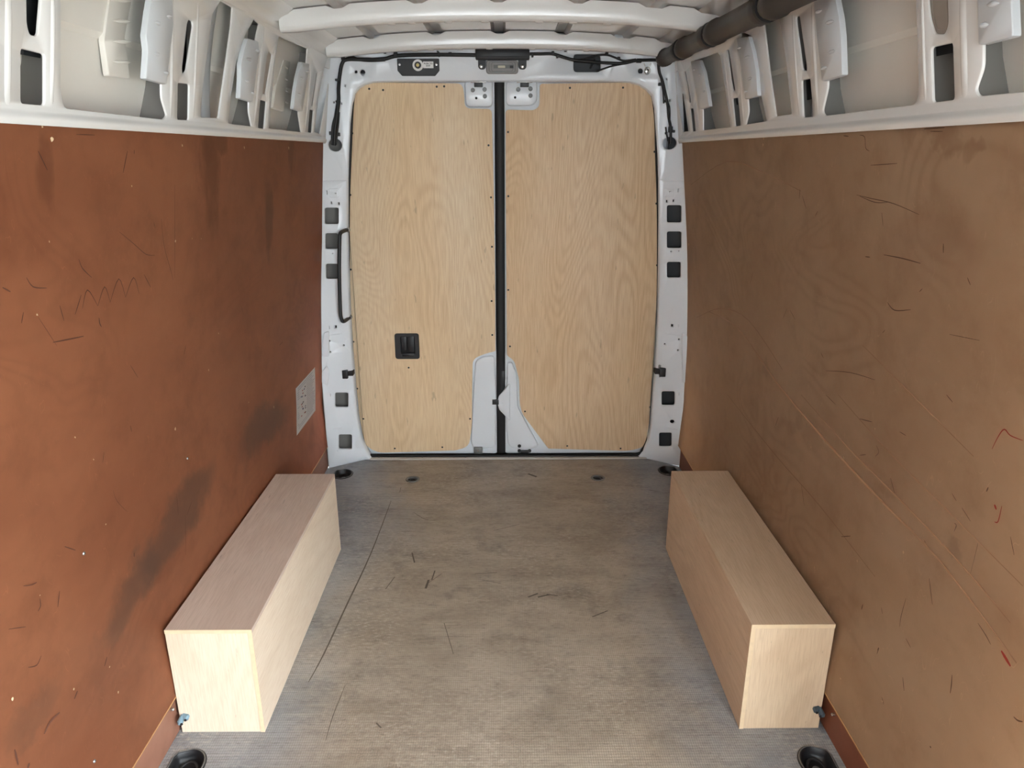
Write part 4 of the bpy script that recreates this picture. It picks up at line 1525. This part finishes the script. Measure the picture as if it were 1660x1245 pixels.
RX = Matrix.Rotation(R(90), 4, 'X')
text('PUSH TO', .0098, ((a1.x + b1.x) / 2, YF - .0075, a1.z - .009), RX, 'black_ink', sg)
text('EXIT', .0098, ((a1.x + b1.x) / 2, YF - .0075, b1.z + .010), RX, 'black_ink', sg)
for x in (648, 707.5):
    d = hp(x, 105)
    bm = bmesh.new(); lathe(bm, [(.0055, 0), (.005, -.002), (.0003, -.0022)], (d.x, YF - .006, d.z), 'Y', 10)
    o = obj('plate_screw', bm, 'steel', None); adopt(o, root)

# housing under the roof with two legs
a, b = hp(771, 80), hp(858, 98)
root = empty('lamp_bracket', ((a.x + b.x) / 2, YF, b.z))
tag(root, 'black bracket housing with two bolted legs above the interior lamp', 'bracket')
o = boxo('housing', 'black', None, a.x, b.x, YF - .045, YF - .001, b.z, a.z, bev=.004); adopt(o, root)
b2 = bmesh.new(); box(b2, a.x + .006, b.x - .012, YF - .049, YF - .044, b.z + .004, b.z + .012, .002, 1)
obj('housing_lip', b2, 'black', o)
for (x0, x1, xs_) in ((775.5, 787.5, 780), (840.5, 853, 847)):
    p0, p1 = hp(x0, 97), hp(x1, 112.5)
    o = plate('leg', rounded([(p0.x, p1.z, .016), (p1.x, p1.z, .016), (p1.x, p0.z, .002), (p0.x, p0.z, .002)], .016, 5), [], lambda u, v, w_: (u, YF - .010 + w_, v), 'black', None, rim=((.001, .001), (.001, .010)))
    adopt(o, root)
    d = hp(xs_, 108)
    bm = bmesh.new(); lathe(bm, [(.009, 0), (.0085, -.0025), (.005, -.004), (.0003, -.004)], (d.x, YF - .010, d.z), 'Y', 14)
    obj('leg_bolt', bm, 'steel', o)
# interior lamp
M['lens'] = simple('lamp_lens', (150, 148, 146), .18, var=.15, vscale=50)
M['lens_dark'] = simple('lamp_reflector', (104, 104, 104), .3, var=.15, vscale=60)
M['bulb'] = simple('lamp_bulb', (206, 200, 178), .3, var=.05)
a, b = hp(789, 99), hp(839, 119)
root = empty('interior_lamp', ((a.x + b.x) / 2, YF, b.z))
tag(root, 'grey translucent interior lamp under the black bracket', 'lamp')
cxl, czl, wl, hl = (a.x + b.x) / 2, (a.z + b.z) / 2, (b.x - a.x) / 2, (a.z - b.z) / 2
o = plate('lens', rr2(cxl, czl, wl, hl, .012), [], lambda u, v, w_: (u, YF - .012 + w_, v), 'lens', None, rim=((.002, .002), (.003, .010))); adopt(o, root)
for k in (.84, .7):
    bm = bmesh.new()
    lp = rr2(cxl, czl, wl * k, hl * k, .01)
    tube(bm, [(p[0], YF - .0122, p[1]) for p in lp + [lp[0]]], .0012, 6)
    obj('lens_ring', bm, 'lens_dark', o)
boxo('reflector', 'lens_dark', o, cxl - wl * .55, cxl + wl * .75, YF - .0135, YF - .012, czl - hl * .25, czl + hl * .35, bev=0)
boxo('bulb', 'bulb', o, cxl - wl * .28, cxl + wl * .2, YF - .016, YF - .013, czl - hl * .18, czl + hl * .22, bev=.001)
boxo('rocker', 'black', o, cxl + wl * .5, cxl + wl * .72, YF - .016, YF - .013, czl - hl * .2, czl + hl * .2, bev=.001)

# silver eye clip on the header
c = hp(1049, 115)
root = empty('earth_lug', (c.x, YF, c.z))
tag(root, 'small silver ring lug hanging on the header near the duct', 'ring lug')
bm = bmesh.new()
tube(bm, [(c.x + .012 * math.cos(t_), YF - .006, c.z + .014 * math.sin(t_)) for t_ in [i * math.tau / 18 for i in range(19)]], .0035, 8)
o = obj('ring', bm, 'steel', None); adopt(o, root)
bm = bmesh.new()
lathe(bm, [(.009, .002), (.009, -.004), (.0003, -.006)], (c.x, YF - .001, c.z), 'Y', 12)
o = obj('stud', bm, 'steel', None); adopt(o, root)
bm = bmesh.new()
for dx in (-.010, .010):
    p0 = hp(1049 + dx * 330 * 1.7, 103)
    tube(bm, [(c.x + dx * .8, YF - .006, c.z + .012), (p0.x, YF - .008, p0.z)], .002, 6)
o = obj('strap', bm, 'steel', None); adopt(o, root)


# ---- wiring
def harness(name, label, strands, ties, holes=()):
    first = Vector(rearmap(*on_rear(*strands[0][0][0]), -.012))
    root = empty(name, first)
    tag(root, label, 'cable')
    for px, r in strands:
        pts = [Vector(rearmap(*on_rear(x, y), -.013 - random.uniform(0, .004))) for x, y in px]
        bm = bmesh.new()
        tube(bm, smooth_path(pts, 6), r, 8)
        o = obj('cable', bm, 'cable', None, 60); adopt(o, root)
    for (x, y, a, b) in ties:
        c = Vector(rearmap(*on_rear(x, y), -.010))
        bm = bmesh.new()
        box(bm, c.x - a, c.x + a, c.y - .011, c.y + .007, c.z - b, c.z + b, .002, 1)
        o = obj('cable_clip', bm, 'black', None); adopt(o, root)


harness('wiring_loom', 'black wiring loom from the grab-bar pillar up and along the header to the bracket', [
    ([(543, 236), (544, 215), (547, 190), (550, 165), (550, 145), (552, 122), (556, 103), (564, 97), (590, 97), (620, 97), (645, 91), (690, 89.5), (740, 89.5), (772, 90)], .0085),
    ([(540, 235), (541, 210), (545, 185), (549, 160), (549, 140), (553, 118), (560, 98), (572, 93), (585, 96), (620, 95), (655, 90), (700, 89), (738, 89), (772, 89)], .005),
    ([(546, 235), (548, 215), (550, 198), (551, 182)], .004), ([(539, 230), (539, 214), (541, 200), (546, 183)], .004), ([(577, 97), (600, 99), (625, 98)], .006)],
    [(537, 216, .006, .008), (550, 218, .006, .008), (549, 165, .010, .005), (642, 89, .008, .012), (712, 89, .005, .010), (557, 95, .008, .008), (730, 88, .008, .007), (548, 130, .010, .005)])
harness('wiring_branch', 'black wiring branch on the header between the bracket and the duct', [
    ([(856, 88), (875, 88), (895, 88), (912, 93), (930, 98), (960, 101), (990, 103), (1010, 103), (1030, 99), (1050, 98), (1068, 98)], .007),
    ([(930, 98), (945, 97), (958, 93), (970, 90), (984, 90), (996, 94), (1010, 99), (1030, 97)], .0045),
    ([(966, 116), (978, 112), (990, 108), (1010, 104), (1035, 99)], .004), ([(956, 112), (960, 104), (964, 97)], .004)],
    [(896, 87, .006, .009), (903, 93, .005, .005), (983, 88, .007, .007), (1002, 95, .007, .006), (863, 91, .005, .007), (1035, 99, .012, .009)])
harness('wiring_drop', 'black wiring drop from the duct down the pillar without grab bar', [
    ([(1066, 104), (1068, 118), (1073, 132), (1077, 150), (1081, 170), (1083, 190), (1086, 208), (1086, 233)], .0065),
    ([(1067, 108), (1070, 125), (1074, 150), (1075, 168)], .004), ([(1078, 206), (1080, 220), (1084, 234)], .004), ([(1079, 160), (1085, 175), (1085, 200)], .002)],
    [(1069, 137, .008, .007), (1079, 164, .007, .006), (1091, 213, .006, .006), (1086, 210, .009, .014), (1079, 216, .005, .006)])

# ---- dark duct along the right roof edge
def duct_pt(t): return Vector((.712, 3.50, 2.008)).lerp(Vector((.690, 1.0, 1.945)), t)


root = empty('cable_duct', duct_pt(0))
tag(root, 'dark grey jointed duct running under the roof edge', 'duct')
Ls = [(0.0, .15, .034), (.155, .33, .036), (.338, .56, .037), (.565, .78, .037), (.785, 1.0, .038)]
for (t0, t1, r) in Ls:
    bm = bmesh.new()
    ts = [t0, t0 + .012, t0 + .03, t0 + .032, (t0 + t1) / 2, t1 - .03, t1 - .028, t1 - .01, t1]
    rs = [r * .92, r * 1.10, r * 1.12, r, r * .97, r, r * 1.10, r * 1.08, r * .9]
    wob = [Vector((0, 0, 0))] * 9
    tube(bm, [duct_pt(t) for t in ts], rs, 18)
    o = obj('duct_section', bm, 'duct', None, 50); adopt(o, root)
for t in (.152, .334, .562, .782):
    bm = bmesh.new()
    p, q = duct_pt(t - .004), duct_pt(t + .004)
    tube(bm, [p, q], .041, 18)
    o = obj('duct_joint', bm, 'rubber', None, 50); adopt(o, root)

# ---- grab bar on the left pillar
gp = [(563, 372.5, 3.575), (556, 375, 3.53), (551.5, 379, 3.50), (550.5, 390, 3.495), (550, 440, 3.495), (551.5, 500, 3.495), (553, 515, 3.497), (556, 521, 3.505), (561, 519, 3.54), (566.5, 514.5, 3.575)]
P = [onY(x, y, Y) for x, y, Y in gp]
root = empty('grab_bar', P[5])
tag(root, 'black tubular grab bar on the white pillar beside the red-brown wall', 'grab bar')
bm = bmesh.new()
tube(bm, smooth_path(P, 6), .0095, 12)
o = obj('bar', bm, 'black', None, 60); adopt(o, root)
for p in (P[0], P[-1]):
    bm = bmesh.new()
    lathe(bm, [(.013, .010), (.013, .0), (.011, -.004), (.004, -.005), (.0003, -.005)], (p.x, p.y, p.z), 'Y', 14)
    o = obj('end_foot', bm, 'grey_metal', None); adopt(o, root)

# ---- door check catches on both pillars
def door_check(cx, cy, s, label):
    c = onY(cx, cy, 3.545)
    root = empty('door_catch', (c.x, 3.545, c.z))
    tag(root, label, 'door catch', 'door catches on the pillars')
    k = s
    parts = [('catch_body', 'black', (c.x - .016, c.x + .014, 3.528, 3.560, c.z - .026, c.z + .020)),
             ('catch_arm', 'rubber', (min(c.x - k * .010, c.x - k * .042), max(c.x - k * .010, c.x - k * .042), 3.532, 3.578, c.z - .012, c.z + .012)),
             ('catch_plate', 'bolt_grey', (c.x - .020, c.x + .024, 3.552, 3.562, c.z + .012, c.z + .032)),
             ('catch_plate', 'bolt_grey', (c.x - .014, c.x + .020, 3.552, 3.562, c.z - .036, c.z - .020))]
    for nme, mt, bx in parts:
        o = boxo(nme, mt, None, *bx, bev=.003); adopt(o, root)
    for dz in (.022, -.028):
        bm = bmesh.new(); lathe(bm, [(.006, .0), (.0055, -.004), (.0003, -.005)], (c.x + .004, 3.552, c.z + dz), 'Y', 10)
        o = obj('catch_bolt', bm, 'black', None); adopt(o, root)


door_check(560, 605, -1, 'black door catch on the pillar below the grab bar')
door_check(1074, 602, 1, 'black door catch on the pillar by the tan-brown wall')
